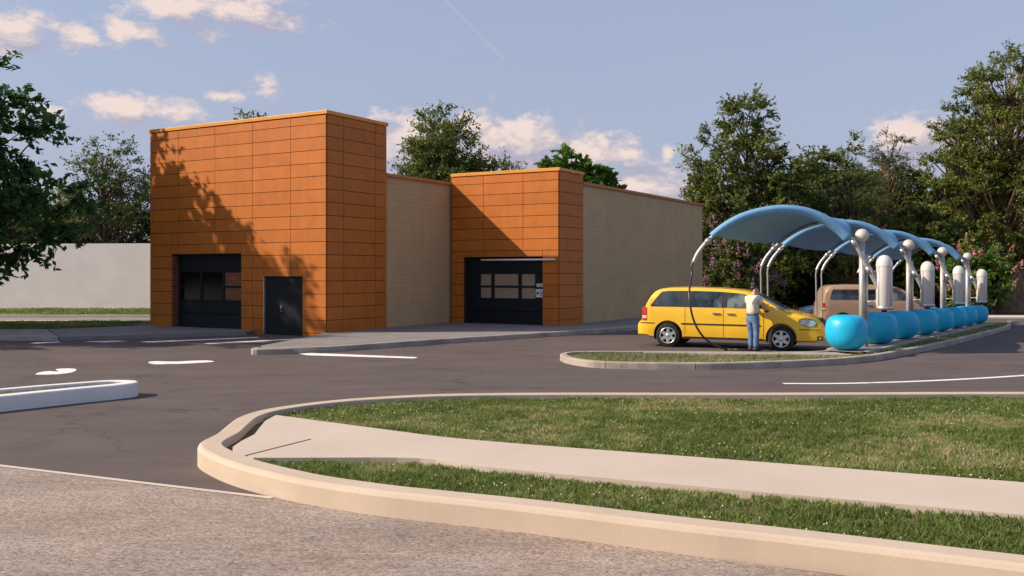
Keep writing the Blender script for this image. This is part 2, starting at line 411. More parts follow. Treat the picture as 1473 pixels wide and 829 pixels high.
tag(mbp.build('footpath', M['path']), kind='structure')
# expansion joint scored in the path and drain slot
mb = MB()
j0, j1 = Vector((*G(352, 656, .195), 0)), Vector((*G(447, 632, .195), 0))
jd = (j1-j0).normalized(); jn = Vector((-jd.y, jd.x, 0))*.012
mb.add([(*(j0-jn).xy, .1985), (*(j1-jn).xy, .1985), (*(j1+jn).xy, .1985), (*(j0+jn).xy, .1985)], [(0, 1, 2, 3)])
tag(mb.build('path_joint', M['ink']), kind='structure')

# ------------------------------------------------------------------ left island
LI = catmull([(-14, 6.1), (-10.5, 10.7), (-7.7, 14.38), (-6.95, 15.35), (-6.52, 15.85), (-6.36, 16.2), (-6.5, 16.5), (-6.95, 16.55), (-7.4, 16.2), (-8.25, 15.3), (-11.5, 11.3), (-15, 6.6)], False, 5)
kerb(LI, .2, .24, rnd=.03, follow=False).build('kerb', M['kerb_white'])['kind'] = 'structure'
li_in = offset(LI, .18)
flatpoly('island_soil', [(p.x, p.y) for p in li_in], .19, M['soil'])

# ------------------------------------------------------------------ wash island
row = Vector((.548, .837, 0)); qv = Vector((-.837, .548, 0))
def rowp(t, s=0, z=None):
    p = Vector((9.22, 25.2, 0))+row*t+qv*s
    p.z = gz(p.x, p.y) if z is None else z
    return p
WI = [(24.6, 47.0), (24.2, 46.4), (21.1, 40.6), (16.6, 33.75), (12.95, 28.35), (10.4, 24.8), (8.75, 22.8), (7.3, 21.65), (5.53, 20.9), (3.95, 20.6), (2.03, 20.9), (1.33, 21.8), (1.15, 22.9), (1.35, 23.45), (1.9, 23.75), (3.5, 23.75), (5.5, 23.62), (7.1, 23.6), (7.8, 23.95)]
WI = WI[::-1]
WIp = catmull(WI, False, 5)
wback = [rowp(-1.0, .62), rowp(0, .7), rowp(8, .7), rowp(16, .7), rowp(24.3, .6)]
WB = catmull([(p.x, p.y) for p in wback], False, 5)
loop = WIp + WB[::-1]
loop = [Vector((p.x, p.y, 0)) for p in loop]
# WIp goes from back-left ... check winding so that inside is on the left
ar = sum(loop[i].x*loop[(i+1) % len(loop)].y-loop[(i+1) % len(loop)].x*loop[i].y for i in range(len(loop)))
if ar < 0: loop = loop[::-1]
kerb(loop, .16, .15, closed=True, gap=.008, seglen=1.7).build('kerb', M['kerb_grey'])['kind'] = 'structure'
wi_in = offset(loop, .14, True)
from mathutils.geometry import tessellate_polygon
tr_ = tessellate_polygon([[Vector((p.x, p.y, 0)) for p in wi_in]])
mb = MB(); mb.add([(p.x, p.y, gz(p.x, p.y)+.10) for p in wi_in], [tuple(t) for t in tr_])
tag(mb.build('island_soil', M['soil']), kind='structure')
# concrete strip carrying the bollards
def strip(name, P, Q, dz0, dz1, m):
    n = len(P); mb = MB()
    for i in range(n-1):
        a, b, c, d = P[i], P[i+1], Q[i+1], Q[i]
        mb.add([(p.x, p.y, gz(p.x, p.y)+z) for p in (a, b, c, d) for z in (dz0, dz1)], [(1, 3, 5, 7), (0, 1, 3, 2), (4, 5, 7, 6)])
    return tag(mb.build(name, m), kind='structure')
sA = [rowp(t*1.0, .68) for t in range(-1, 24)]; sB = [rowp(t*1.0, -.50) for t in range(-1, 24)]
sA[0] = rowp(-1.9, .35); sB[0] = rowp(-2.0, -.46)
strip('bollard_strip', sA, sB, .0, .15, M['pave'])
sC = [rowp(t*1.0, -.62) for t in range(-1, 24)]; sC[0] = rowp(-2.0, -.58)
strip('kerb', sB, sC, .0, .172, M['kerb_grey'])
# flat apron between nose grass and parking
P1 = catmull([(3.2, 23.60), (3.9, 23.60), (5.5, 23.5), (7.9, 23.45)], False, 5); P2 = catmull([(3.2, 23.3), (3.9, 23.2), (5.5, 22.9), (8.05, 22.7)], False, 5)
strip('apron', P1, P2, .0, .146, M['kerb_grey'])

# ------------------------------------------------------------------ building pavement
bk = catmull([(-6.72, 24.9), (-6.6, 24.35), (-5.9, 24.5), (-5.5, 24.75), (-4.4, 25.6), (-2.7, 27.4), (-.78, 29.3), (1.5, 31.45), (3.2, 33.2), (4.7, 35.2), (6.5, 38.5), (9, 43.0), (12, 48.5)], False, 5)
kb = kerb(bk, .18, .15, gap=.006, seglen=1.5, follow=False); kb.build('kerb', M['kerb_grey'])['kind'] = 'structure'
bin_ = offset(bk, .17)
flatpoly('pavement', [(p.x, p.y) for p in bin_]+[(8.6, 49.5), (-2, 52), (-6.05, 33), (-6.05, 31.0), (-6.35, 28.0), (-6.7, 25.6)], .142, M['pave'], 0)
# left ramp pad
pad = [(-8.9, 32.0), (-8.75, 33.4), (-12.9, 36.2), (-19, 37), (-26, 34.8), (-40, 34.8), (-40, 30.6), (-24, 30.4), (-15.6, 29.25), (-13.8, 29.2)]
def pz(x, y): return .02+.11*min(max((y-(29.2+(x+13.8)*.57))/1.2, 0), 1) if x > -13.8 else .13
flatpoly('pavement', [(-8.9, 32.0), (-8.75, 33.6), (-13.2, 36.0), (-16.2, 33.4), (-13.9, 29.35)], .12, M['pave'], -.02)
flatpoly('pavement', [(-13.92, 29.32), (-16.24, 33.36), (-26, 33.4), (-45, 33.4), (-45, 30.0), (-24, 29.6)], .125, M['kerb_grey'], -.02)
# left grass strips and the far road
flatpoly('verge', [(-13.2, 36.05), (-16.24, 33.42), (-60, 33.42), (-60, 38.6), (-13.5, 38.6)], .10, M['soil'], -.02)
flatpoly('kerb', [(-60, 38.65), (-8, 38.65), (-8, 39.6), (-60, 39.6)], .13, M['pale'], -.02)
flatpoly('side_road', [(-90, 39.65), (-8, 39.65), (-8, 44.2), (-90, 44.2)], .03, M['pave'], -.02)
flatpoly('kerb', [(-90, 44.2), (-8, 44.2), (-8, 44.6), (-90, 44.6)], .12, M['pale'], -.02)
flatpoly('verge', [(-90, 44.62), (-8, 44.62), (-8, 54), (-90, 54)], .08, M['soil'], -.02)
# right far pavement
mb = MB()
for i in range(20):
    x0, x1 = 14+4*i, 18+4*i
    mb.add([(x0, 55, gz(x0, 55)+.1), (x1, 55, gz(x1, 55)+.1), (x1, 60.1, gz(x1, 60.1)+.1), (x0, 60.1, gz(x0, 60.1)+.1), (x0, 55, -1.2), (x1, 55, -1.2)], [(0, 1, 2, 3), (0, 1, 5, 4)])
tag(mb.build('pavement', M['pale']), kind='structure')

# ------------------------------------------------------------------ building
d1 = Vector((.509, .861, 0)).normalized(); d2 = Vector((-.861, .509, 0)).normalized()
A = Vector((-6.02, 31.07, 0)); C = Vector((-2.34, 37.29, 0)); B = Vector((1.71, 34.90, 0))
def frame(o, u, n):
    m = Matrix.Identity(4)
    m.col[0] = (*u, 0); m.col[1] = (*n, 0); m.col[2] = (0, 0, 1, 0); m.col[3] = (*o, 1)
    return m
T1F = frame(A, d2, -d1); T1S = frame(A, d1, -d2); T2F = frame(C, -d2, -d1); T2S = frame(B, d1, -d2)
def subtract(rect, holes):
    out = [rect]
    for h in holes:
        nx = []
        for (a, b, c, d) in out:
            if h[0] >= b or h[1] <= a or h[2] >= d or h[3] <= c: nx.append((a, b, c, d)); continue
            if h[0] > a: nx.append((a, h[0], c, d))
            if h[1] < b: nx.append((h[1], b, c, d))
            lo, hi = max(a, h[0]), min(b, h[1])
            if h[2] > c: nx.append((lo, hi, c, h[2]))
            if h[3] < d: nx.append((lo, hi, h[3], d))
        out = nx
    return [r for r in out if r[1]-r[0] > .03 and r[3]-r[2] > .03]
def panels(T, us, zs, holes, th=.035, gap=.009):
    mb = MB()
    for a, b in zip(us[:-1], us[1:]):
        for c, d in zip(zs[:-1], zs[1:]):
            for r in subtract((a, b, c, d), holes):
                mb.box(r[0]+gap, r[1]-gap, -.001, th, r[2]+gap, r[3]-gap, T, 0)
    return mb
def add_rnd(o, per=6, seed=1, key=None):
    me = o.data; rg = np.random.default_rng(seed); n = len(me.polygons)
    vals = np.repeat(rg.random(n//per+1), per)[:n] if key is None else key
    at = me.attributes.new('rnd', 'FLOAT', 'FACE'); at.data.foreach_set('value', vals.astype(np.float32))
def slab(T, u0, u1, z0, z1, holes, t=.28):
    mb = MB()
    for r in subtract((u0, u1, z0, z1), holes): mb.box(r[0], r[1], -t, -.003, r[2], r[3], T)
    return mb
bld = empty('car_wash_building', A)
tag(bld, 'car wash building with orange panel blocks joined by beige block walls', 'building')
def P(mb, name, m, par=None):
    o = mb.build(name, m, None)
    par = par or bld
    o.parent = par; o.matrix_parent_inverse = Matrix.Translation(-Vector(bld.location)) if par is bld else Matrix.Identity(4)
    return o
rows = [-.1]+[.11+.4275*i for i in range(17)]+[7.22]
rows1 = [r for r in rows if r < 7.2]+[7.24]
hole1 = [(3.84, 7.36, -.2, 2.75), (1.02, 2.78, -.2, 1.96)]
us1 = [0, 1.54, 3.30, 5.13, 7.0, 8.54]
for k, (T, us, hl, w) in enumerate(((T1F, us1, hole1, 8.54), (T1S, [0, .79, 2.47, 3.09], [], 3.09))):
    o = P(panels(T, us, rows1, hl), 'cladding', M['clad']); add_rnd(o, 6, 3+k)
    if k == 0: o['label'] = 'sunlit front of orange panels around the two dark doors'
    else: o['label'] = 'narrow side of orange panels on the tall block'
mb = slab(T1F, .003, 8.54, -.2, 7.24, hole1)
mb.box(.3, 3.09, -8.5, -.003, -.2, 7.24, T1S)   # solid rear behind reveals (u from .3)
P(mb, 'core_wall', M['backing'])
rows2 = [.05]+[.05+.30]+[.35+.4275*i for i in range(1, 13)]+[5.80]
hole2 = [(.578, 4.04, -.2, 2.68)]
for k, (T, us, hl) in enumerate(((T2F, [0, 1.47, 3.21, 4.705], hole2), (T2S, [0, 1.94], []))):
    o = P(panels(T, us, rows2, hl), 'cladding', M['clad']); add_rnd(o, 6, 13+k)
    o['label'] = ('front of orange panels around the glazed door', 'side of orange panels on the low block')[k]
mb = slab(T2F, 0.0, 4.702, -.2, 5.80, hole2)
mb.box(.3, 1.94, -4.70, -.003, -.2, 5.80, T2S)
P(mb, 'core_wall', M['backing'])
# beige walls
mb = MB(); mb.box(3.095, 15, -8.2, -.10, -1.5, 5.50, T1S)
o = P(mb, 'block_wall', M['block'])
mb = MB(); mb.box(1.945, 15.68, -9, -.06, -1.8, 5.46, T2S)
P(mb, 'block_wall', M['block'])
# copings
mb = MB()
mb.box(-.07, 8.60, -.35, .07, 7.25, 7.37, T1F, .01)
mb.box(.352, 3.15, -8.6, .07, 7.25, 7.37, T1S, .01)
mb.box(.352, 3.0, -.4, -8.0, 7.20, 7.26, T1S)
P(mb, 'coping', M['coping'])['label'] = 'yellow orange coping on the tall block'
mb = MB()
mb.box(-.02, 4.77, -.35, .07, 5.81, 5.93, T2F, .01)
mb.box(.352, 1.98, -4.74, .07, 5.81, 5.93, T2S, .01)
P(mb, 'coping', M['coping'])['label'] = 'yellow orange coping on the low block'
mb = MB(); mb.box(3.16, 7.20, -.5, .0, 5.50, 5.61, T1S, .01); mb.box(1.99, 15.76, -.5, .03, 5.46, 5.57, T2S, .01)
P(mb, 'coping', M['coping2'])
M['lock'] = mat('lock_metal', (.16, .16, .17), .5, metal=.4)
# garage door block 1
def garage(T, u0, u1, z0, z1, zrow, cols, glassm, dep, signs=False):
    dr = MB(); w = u1-u0
    panes = [(a, b, c, d) for (a, b) in cols for (c, d) in zrow]
    zt, zb = zrow[-1][1], zrow[0][0]
    secs = [(z0, (z0+zb)/2-.01), ((z0+zb)/2+.01, zb-.06)]
    for c, d in secs: dr.box(u0, u1, dep, dep+.05, c, d, T, .006)
    dr.box(u0, u1, dep, dep+.05, zt+.06, z1, T, .006)
    for r in subtract((u0, u1, zb-.055, zt+.055), panes): dr.box(r[0], r[1], dep, dep+.045, r[2], r[3], T)
    o = P(dr, 'garage_door', M['slate'])
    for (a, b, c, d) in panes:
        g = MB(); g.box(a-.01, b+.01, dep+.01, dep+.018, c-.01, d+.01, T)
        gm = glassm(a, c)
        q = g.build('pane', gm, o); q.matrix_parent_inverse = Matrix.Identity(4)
    return o
g1 = garage(T1F, 3.84, 7.36, .11, 2.75, [(1.12, 1.56), (1.63, 2.10)], [(3.92, 4.92), (5.04, 6.05), (6.17, 7.2)],
       lambda a, c: M['brick'] if a < 4 else M['glass_dark'], -.27)  # end column painted brick-coloured as the reflection in its glass
g1['label'] = 'closed dark roller door with mostly black panes'
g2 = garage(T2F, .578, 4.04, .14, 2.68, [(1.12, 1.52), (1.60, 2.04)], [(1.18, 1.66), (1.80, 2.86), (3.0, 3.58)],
       lambda a, c: M['pane_reflection'], -.27)
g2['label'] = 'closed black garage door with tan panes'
# signs on the low block door
mb = MB(); mb.box(3.66, 3.93, -.215, -.208, 1.56, 1.68, T2F); sg0 = P(mb, 'notice', M['paper'])
mb = MB(); mb.box(3.62, 4.02, -.215, -.208, 1.17, 1.48, T2F); sg = P(mb, 'notice', M['paper']); sg['label'] = 'white notice sheet with a small black square'
sg0['label'] = 'small pale strip of printed notice'
mb = MB(); mb.box(3.66, 3.74, -.2075, -.206, 1.27, 1.38, T2F)
for i in range(5): mb.box(3.79, 3.97-.03*(i % 2), -.2075, -.206, 1.22+.045*i, 1.235+.045*i, T2F)
q = mb.build('notice_print', M['ink'], sg)
mb = MB()
for i in range(4): mb.box(3.69+.055*i, 3.73+.055*i, -.2075, -.206, 1.60, 1.635, T2F)
q = mb.build('notice_print', M['ink'], sg0)
# brick reveal on the garage 1 jamb
mb = MB()
for i in range(26): mb.box(7.30, 7.357, -.24, -.004, .11+.1*i, .19+.1*i, T1F)
P(mb, 'brick_jamb', M['brick'])
# personnel door
mb = MB(); mb.box(1.06, 2.74, -.09, -.04, 0.0, 1.92, T1F, .006)
pd = P(mb, 'door', M['slate']); pd['label'] = 'plain dark steel door with small keypad lock'
mb = MB(); mb.box(1.99, 2.08, -.04, -.018, .86, .98, T1F, .005); mb.tube([T1F @ Vector((1.92, -.0, .80)), T1F @ Vector((2.05, -.0, .80))], .012)
q = mb.build('handle', M['lock'], pd)
mb = MB(); mb.box(2.742, 2.778, -.1, .045, 0, 1.95, T1F); P(mb, 'door_frame', M['alu'])
mb = MB(); mb.box(1.022, 1.056, -.1, .0, 0, 1.95, T1F); P(mb, 'door_frame', M['slate'])
mb = MB(); mb.box(1.056, 2.742, -.1, .0, 1.925, 1.957, T1F); P(mb, 'door_frame', M['slate'])
# white tube rail over the low door
mb = MB(); mb.tube([T2F @ Vector((1.45, .16, 2.57)), T2F @ Vector((4.62, .16, 2.57))], .035, 10)
for u in (1.75, 4.45): mb.tube([T2F @ Vector((u, .02, 2.60)), T2F @ Vector((u, .16, 2.58))], .015, 6)
P(mb, 'rail', M['white'])['label'] = 'long white tube above the low garage door'

# white walls
mb = MB(); mb.box(-75, 8, 0, .4, -.2, 3.72, Matrix.Translation((-16, 52.9, 0)) @ Matrix.Rotation(R(-6.5), 4, 'Z'), .0)
tag(mb.build('boundary_wall', M['white_wall']), 'long plain white rendered wall left of the orange building', 'wall')
mb = MB(); mb.box(37.0, 60, 70.2, 70.6, -1.2, 1.55)
ww = mb.build('boundary_wall', M['white_wall']); tag(ww, 'white wall with dark lettering behind the thick trunk at the right edge', 'wall')
mb = MB()
for i, (x0, w, zt) in enumerate(((37.45, .3, .5), (37.85, .35, .62), (38.3, .3, .5))):
    mb.tube([(x0+w/2+math.cos(a)*w/2, 70.17, .25+math.sin(a)*w/2*1.1) for a in [k*.5 for k in range(13)]], .06, 6)
mb.build('lettering', M['ink'], ww)

# ------------------------------------------------------------------ bollards
mb = MB(); prof = []
for k in range(25):
    a = -math.pi/2+math.pi*k/24
    ca, sa = math.cos(a), math.sin(a)
    e = .46 if sa > 0 else .74
    prof.append((.5*abs(ca)**e, .43+(.43 if sa > 0 else .43)*math.copysign(abs(sa)**(.80 if sa > 0 else .9), sa)))
mb.lathe(prof, n=48)
bol = mb.build('round_bollard', M['bollard'])
blab = ['large round cyan bollard at the near end of the row, beside the yellow van',
        'round blue bollard just behind the nearest bright cyan one', 'third round blue bollard from the near end of the row',
        'fourth round blue bollard from the near end of the row', 'fifth round blue bollard, near the third post',
        'sixth round blue bollard from the near end of the row', 'round blue bollard second from the far end of the row',
        'round blue bollard at the far end of the row']
for k in range(8):
    o = bol if k == 0 else copy_tree(bol)
    Y = 24.05+2.76*k; px = [1217.5, 1262, 1296, 1325.5, 1350, 1371, 1388, 1404.5][k]
    X = (px-CX)/F*Y
    o.location = (X, Y, gz(X, Y)+.15); o.rotation_euler = (0, 0, k*1.1)
    s = 1.03 if k == 0 else 1.07-.012*k; o.scale = (s, s, s*(1.0 if k == 0 else .97))
    tag(o, blab[k], 'bollard', 'row of round blue bollards on the wash island')

# ------------------------------------------------------------------ canopies, posts, vacuum tanks
def arch_pts(T, zt):
    """boom line in local x (0 = post, negative = left), z above ground"""
    return None
mats = []
# arch 1 measured in pixels at depth ~25.4
AP = [(995, 377), (1001, 364), (1010, 352), (1022, 340), (1040, 325.5), (1060, 314), (1080, 306.5), (1100, 302), (1122, 299.5), (1145, 301), (1165, 306), (1185, 315), (1203, 327), (1218, 341), (1230, 358), (1240, 378), (1250, 397), (1259, 415)]
def apt(i):
    x, y = AP[i]; t = (x-995)/(1259-995); Yd = 25.5-.3*t
    return Vector(((x-CX)/F*Yd-9.22, Yd-25.2-.22, H-(y-HOR)/F*Yd))
arc = [apt(i) for i in range(len(AP))]
arcs = catmull([tuple(p) for p in arc], False, 4)
def build_canopy():
    root = empty('wash_canopy')
    deep = row*5.45
    dz = -.019*5.45*.84
    rear = Vector((deep.x, deep.y, dz))
    i0, i1 = 3*4, 13*4           # membrane span on arcs
    # front & rear booms
    for nm, off in (('front', Vector((0, 0, 0))), ('rear', rear)):
        pts = [p+off for p in arcs]
        if nm == 'rear': pts = pts[:int(i0+(i1-i0)*.56)+1]
        mb = MB(); mb.tube(pts, [.05]*len(pts), 10)
        ar_ = mb.build('arch', M['galv'], root)
        for i in ((3*4-2, 13*4+2, 15*4+2) if nm == 'front' else (3*4-2, len(pts)-2)):
            c = MB(); t = (pts[i+1]-pts[i-1]).normalized()*.09
            c.tube([pts[i]-t, pts[i]+t], .068, 10)
            c.build('clamp', M['alu'], ar_)
        if nm == 'front':
            # second parallel tube low on the right
            q = MB(); q.tube([p+Vector((.16, .25, .02)) for p in pts[13*4:]], .035, 8); q.build('stay', M['galv'], root)
    # membrane: vault between arches + down-turned front band
    seg = arcs[i0:i1+1]; n = len(seg); mb = MB(); K = 8
    vs = []
    def pa(u):
        f = min(max(u, 0), 1)*(n-1); i = min(int(f), n-2); return seg[i].lerp(seg[i+1], f-i)
    for a__ in range(n):
        a_ = a__/(n-1)
        for k in range(K+1):
            t = k/K; sag = -.07*math.sin(math.pi*t)
            q = pa(a_*(1-t*.46))+rear*t+Vector((0, 0, .06+sag)); vs.append(q)
    mb.add(vs, [(a*(K+1)+k, (a+1)*(K+1)+k, (a+1)*(K+1)+k+1, a*(K+1)+k+1) for a in range(n-1) for k in range(K)], True)
    m = mb.build('membrane', M['membrane'], root); sol = m.modifiers.new('s', 'SOLIDIFY'); sol.thickness = .012
    # front valance band
    mb = MB(); vs = []
    for i, p in enumerate(seg):
        t = (seg[min(i+1, n-1)]-seg[max(i-1, 0)]).normalized(); nr = Vector((-t.z, 0, t.x)); nr = nr if nr.z > 0 else -nr
        w = .07+.07*min(1, i/(n*.3))+.05*(i/n)**2
        vs += [p+nr*.10+Vector((0, .12, 0)), p+nr*.085+Vector((0, -.06, 0)), p+nr*(-.02)+Vector((0, -.075, 0)), p-nr*(w)+Vector((0, -.01, 0))]
    mb.add(vs, [(a*4+k, (a+1)*4+k, (a+1)*4+k+1, a*4+k+1) for a in range(n-1) for k in range(3)], True)
    v = mb.build('valance', M['membrane'], root); sol = v.modifiers.new('s', 'SOLIDIFY'); sol.thickness = .012
    return root
can0 = build_canopy()
def build_post():
    root = empty('canopy_post')
    mb = MB(); mb.tube([(0, 0, .12), (0, 0, 2.95)], .075, 16); mb.build('pole', M['galv'], root)
    mb = MB(); mb.tube([(.15, .1, .12), (.15, .1, 2.6)], .045, 12)
    mb.tube([(0, 0, 2.3), (.15, .1, 2.3)], .03, 8); mb.tube([(0, 0, 1.1), (.15, .1, 1.1)], .03, 8); mb.build('side_pole', M['galv'], root)
    mb = MB(); mb.lathe([(0, 0), (.14, 0), (.14, .02), (.09, .03), (.085, .08)], (0, 0, .15), 20); mb.build('base_plate', M['alu'], root)
    mb = MB(); mb.lathe([(.178*math.cos(a), .178*math.sin(a)) for a in [-math.pi/2+math.pi*k/16 for k in range(17)]], (0, 0, 3.09), 28)
    mb.build('ball_cap', M['ball'], root)
    return root
post0 = build_post()
def build_tank():
    root = empty('vacuum_tank')
    c = (.50, -.22, 0)
    r = .205
    mb = MB(); mb.lathe([(0, 1.22), (r*.9, 1.22), (r, 1.25), (r, 2.28)]+[], c, 32); mb.build('tank', M['steel'], root)
    mb = MB(); mb.lathe([(r+.008, 2.28), (r+.008, 2.31), (r+.004, 2.33)]+[((r+.002)*math.cos(a), 2.34+.235*math.sin(a)) for a in [math.pi/2*k/10 for k in range(11)]], c, 32); mb.build('dome', M['steel'], root)
    mb = MB(); mb.lathe([(r*.8, 1.14), (r+.012, 1.15), (r+.012, 1.23), (r, 1.235)], c, 32)
    mb.lathe([(0, 1.14), (r*.8, 1.14)], c, 32)
    for a in range(4): mb.tube([(c[0]+r*1.02*math.cos(a*1.57+.5), c[1]+r*1.02*math.sin(a*1.57+.5), 1.24), (c[0]+r*1.02*math.cos(a*1.57+.5), c[1]+r*1.02*math.sin(a*1.57+.5), 2.27)], .01, 6)
    mb.build('rim', M['alu'], root)
    for z in (1.35, 2.12):
        mb = MB(); mb.tube([(.06, -.02, z), (.36, -.14, z)], .022, 8); mb.box(.30, .38, -.20, -.08, z-.05, z+.05, None, .008); mb.build('bracket', M['galv'], root)
    mb = MB(); mb.tube([(c[0], c[1], 1.15), (c[0], c[1], 1.08)], .07, 12); mb.build('outlet', M['hose'], root)
    return root
tank0 = build_tank()
def build_hose():
    mb = MB(); t = arcs[0]
    mb.tube([t+Vector((.03, 0, .05)), t+Vector((0, 0, -.05)), t+Vector((-.02, 0, -.16)), t+Vector((-.01, 0, -.35)), t+Vector((0, 0, -1.2)), t+Vector((.03, .02, -2.0)), t+Vector((.10, .02, -2.26))], .03, 8)
    return mb.build('hanging_hose', M['hose_grey'])
hose0 = build_hose()
pts_post = [(1240, 25.2), (1307, 30.3), (1355.5, 35.4), (1391.5, 40.6)]
ordn = ['nearest', 'second', 'third', 'farthest']
for k, (px, Y) in enumerate(pts_post):
    X = (px-CX)/F*Y; z = gz(X, Y); zc = z*1.05
    for nm, src, cat, lab, grp in (
        ('c', can0, 'canopy', ['blue arched canopy over the yellow van, nearest to the viewer', 'blue arched canopy second from the front', 'blue arched canopy third from the front', 'blue arched canopy farthest back, near the flowering tree'][k], 'blue wash bay canopies'),
        ('p', post0, 'post', ['metal post with ball cap between the first two bollards', 'metal ball-capped post second from the front', 'metal ball-capped post third from the front', 'metal ball-capped post at the far end of the row'][k], 'ball-capped posts along the wash bays'),
        ('t', tank0, 'vacuum', ['largest steel vacuum tank, hanging in front of the tan van doors', 'domed steel vacuum tank on the second post', 'domed steel vacuum tank on the third post', 'domed steel vacuum tank on the far post'][k], 'steel vacuum tanks hung on the posts')):
        o = src if k == 0 else copy_tree(src)
        o.location = (X, Y, zc)
        if nm == 'c' and k: 
            dx = [0, 0, 0, 0][k]; o.location.x += dx
        tag(o, lab, cat, grp)
# rear arches drop hoses too
def hose_at(src, loc, lab):
    o = src; o.location = loc; tag(o, lab, 'hose', 'hoses hanging from the canopy arches')
labs = ['grey hose hanging behind the yellow van windscreen, left of the pair', 'grey hose hanging beside its twin above the yellow van bonnet',
        'grey hose hanging at the back of the tan van, left of the pair', 'grey hose hanging in front of the tan van rear side']
spots = []
for k in range(4):
    px, Y = pts_post[k]; X = (px-CX)/F*Y; z = gz(X, Y)
    if k: spots.append((X, Y, z))
    if k < 2: spots.append((X+row.x*5.45, Y+row.y*5.45, z-.019*5.45*.84))
spots = sorted(spots, key=lambda s: s[0]+arcs[0].x)[:4]
for i, s in enumerate(spots): hose_at(hose0 if i == 0 else copy_tree(hose0), s, labs[i])

# front black vacuum hose in front of the van
mb = MB()
t0 = arcs[0]+Vector((9.22, 25.2, 0))
hp = [t0+Vector((.03, 0, .06)), t0+Vector((-.05, -.02, -.1)), t0+Vector((-.06, -.1, -.35))]
for (x, y, Yd) in ((991.5, 420, 24.9), (993, 440, 24.75), (997, 458, 24.7), (1004, 474, 24.7), (1014, 487, 24.8), (1027, 496, 25.1)):
    hp.append(Vector(((x-CX)/F*Yd, Yd, H-(y-HOR)/F*Yd)))
for (x, y) in ((1043, 502.2), (1060, 503.4), (1076, 503.6), (1096, 502.6), (1112, 501.4)):
    X, Y = G(x, y, .03); hp.append(Vector((X, Y, .032)))
mb.tube(catmull([tuple(p) for p in hp], False, 6), .027, 10)
tag(mb.build('vacuum_hose', M['hose']), 'black vacuum hose hanging in a long curve in front of the yellow van', 'hose')

# ------------------------------------------------------------------ vehicles
def interp(tab, x):
    for (a, va), (b, vb) in zip(tab[:-1], tab[1:]):
        if x <= b:
            t = (x-a)/(b-a) if b > a else 0; t = min(max(t, 0), 1); return va+(vb-va)*t
    return tab[-1][1]
def paintmat(name, col, rough=.32):
    m = mat(name, col, rough, coat=.7); nt = m.node_tree; b = nt.nodes['Principled BSDF']
    c = ramp(nt, noise(nt, 2.5, 5, .6, pos(nt, obj=True)), [(.3, tuple(v*.93 for v in col)), (.7, tuple(min(1, v*1.05) for v in col))])
    L(nt, c, b.inputs['Base Color']); return m
M['yellow'] = paintmat('yellow_paint', (.88, .52, .030))
M['tan'] = paintmat('tan_paint', (.40, .255, .165))
M['car_blue'] = paintmat('pale_blue_paint', (.35, .45, .58))
M['car_black'] = paintmat('black_paint', (.015, .015, .02))
M['tyre'] = surf('tyre_rubber', [(.3, (.014, .014, .015)), (.7, (.026, .025, .025))], 8, 3, .8, obj=True)
M['rim'] = mat('alloy', (.62, .62, .63), .3, metal=.75)
M['trim'] = mat('black_trim', (.018, .018, .02), .5)
M['well'] = mat('wheel_well', (.006, .006, .006), .9)
M['chrome'] = mat('chrome', (.75, .75, .76), .15, metal=1)
M['lamp'] = surf('headlight', [(.35, (.40, .42, .48)), (.6, (.86, .87, .9))], 14, 2, .1, metal=.5, obj=True)
M['red_lamp'] = mat('tail_lamp', (.55, .015, .01), .2, coat=.6)
M['amber'] = mat('tail_lamp_clear', (.75, .52, .42), .2, coat=.6)
M['vglass'] = surf('tinted_glass', [(.35, (.012, .016, .02)), (.62, (.055, .065, .075))], 2.2, 3, .07, spec=.7, obj=True, stretch=(1, 1, .6))
M['vglass2'] = surf('clear_glass', [(.40, (.010, .014, .018)), (.52, (.035, .05, .055)), (.66, (.16, .20, .19))], 2.6, 2, .06, spec=.8, obj=True, stretch=(1, 1, .5))
M['wglass'] = mat('windscreen_glass', (.05, .11, .16), .06, spec=.8)
M['plate'] = mat('number_plate', (.62, .60, .50), .5)
M['seat'] = mat('seat_cloth', (.20, .22, .22), .8)

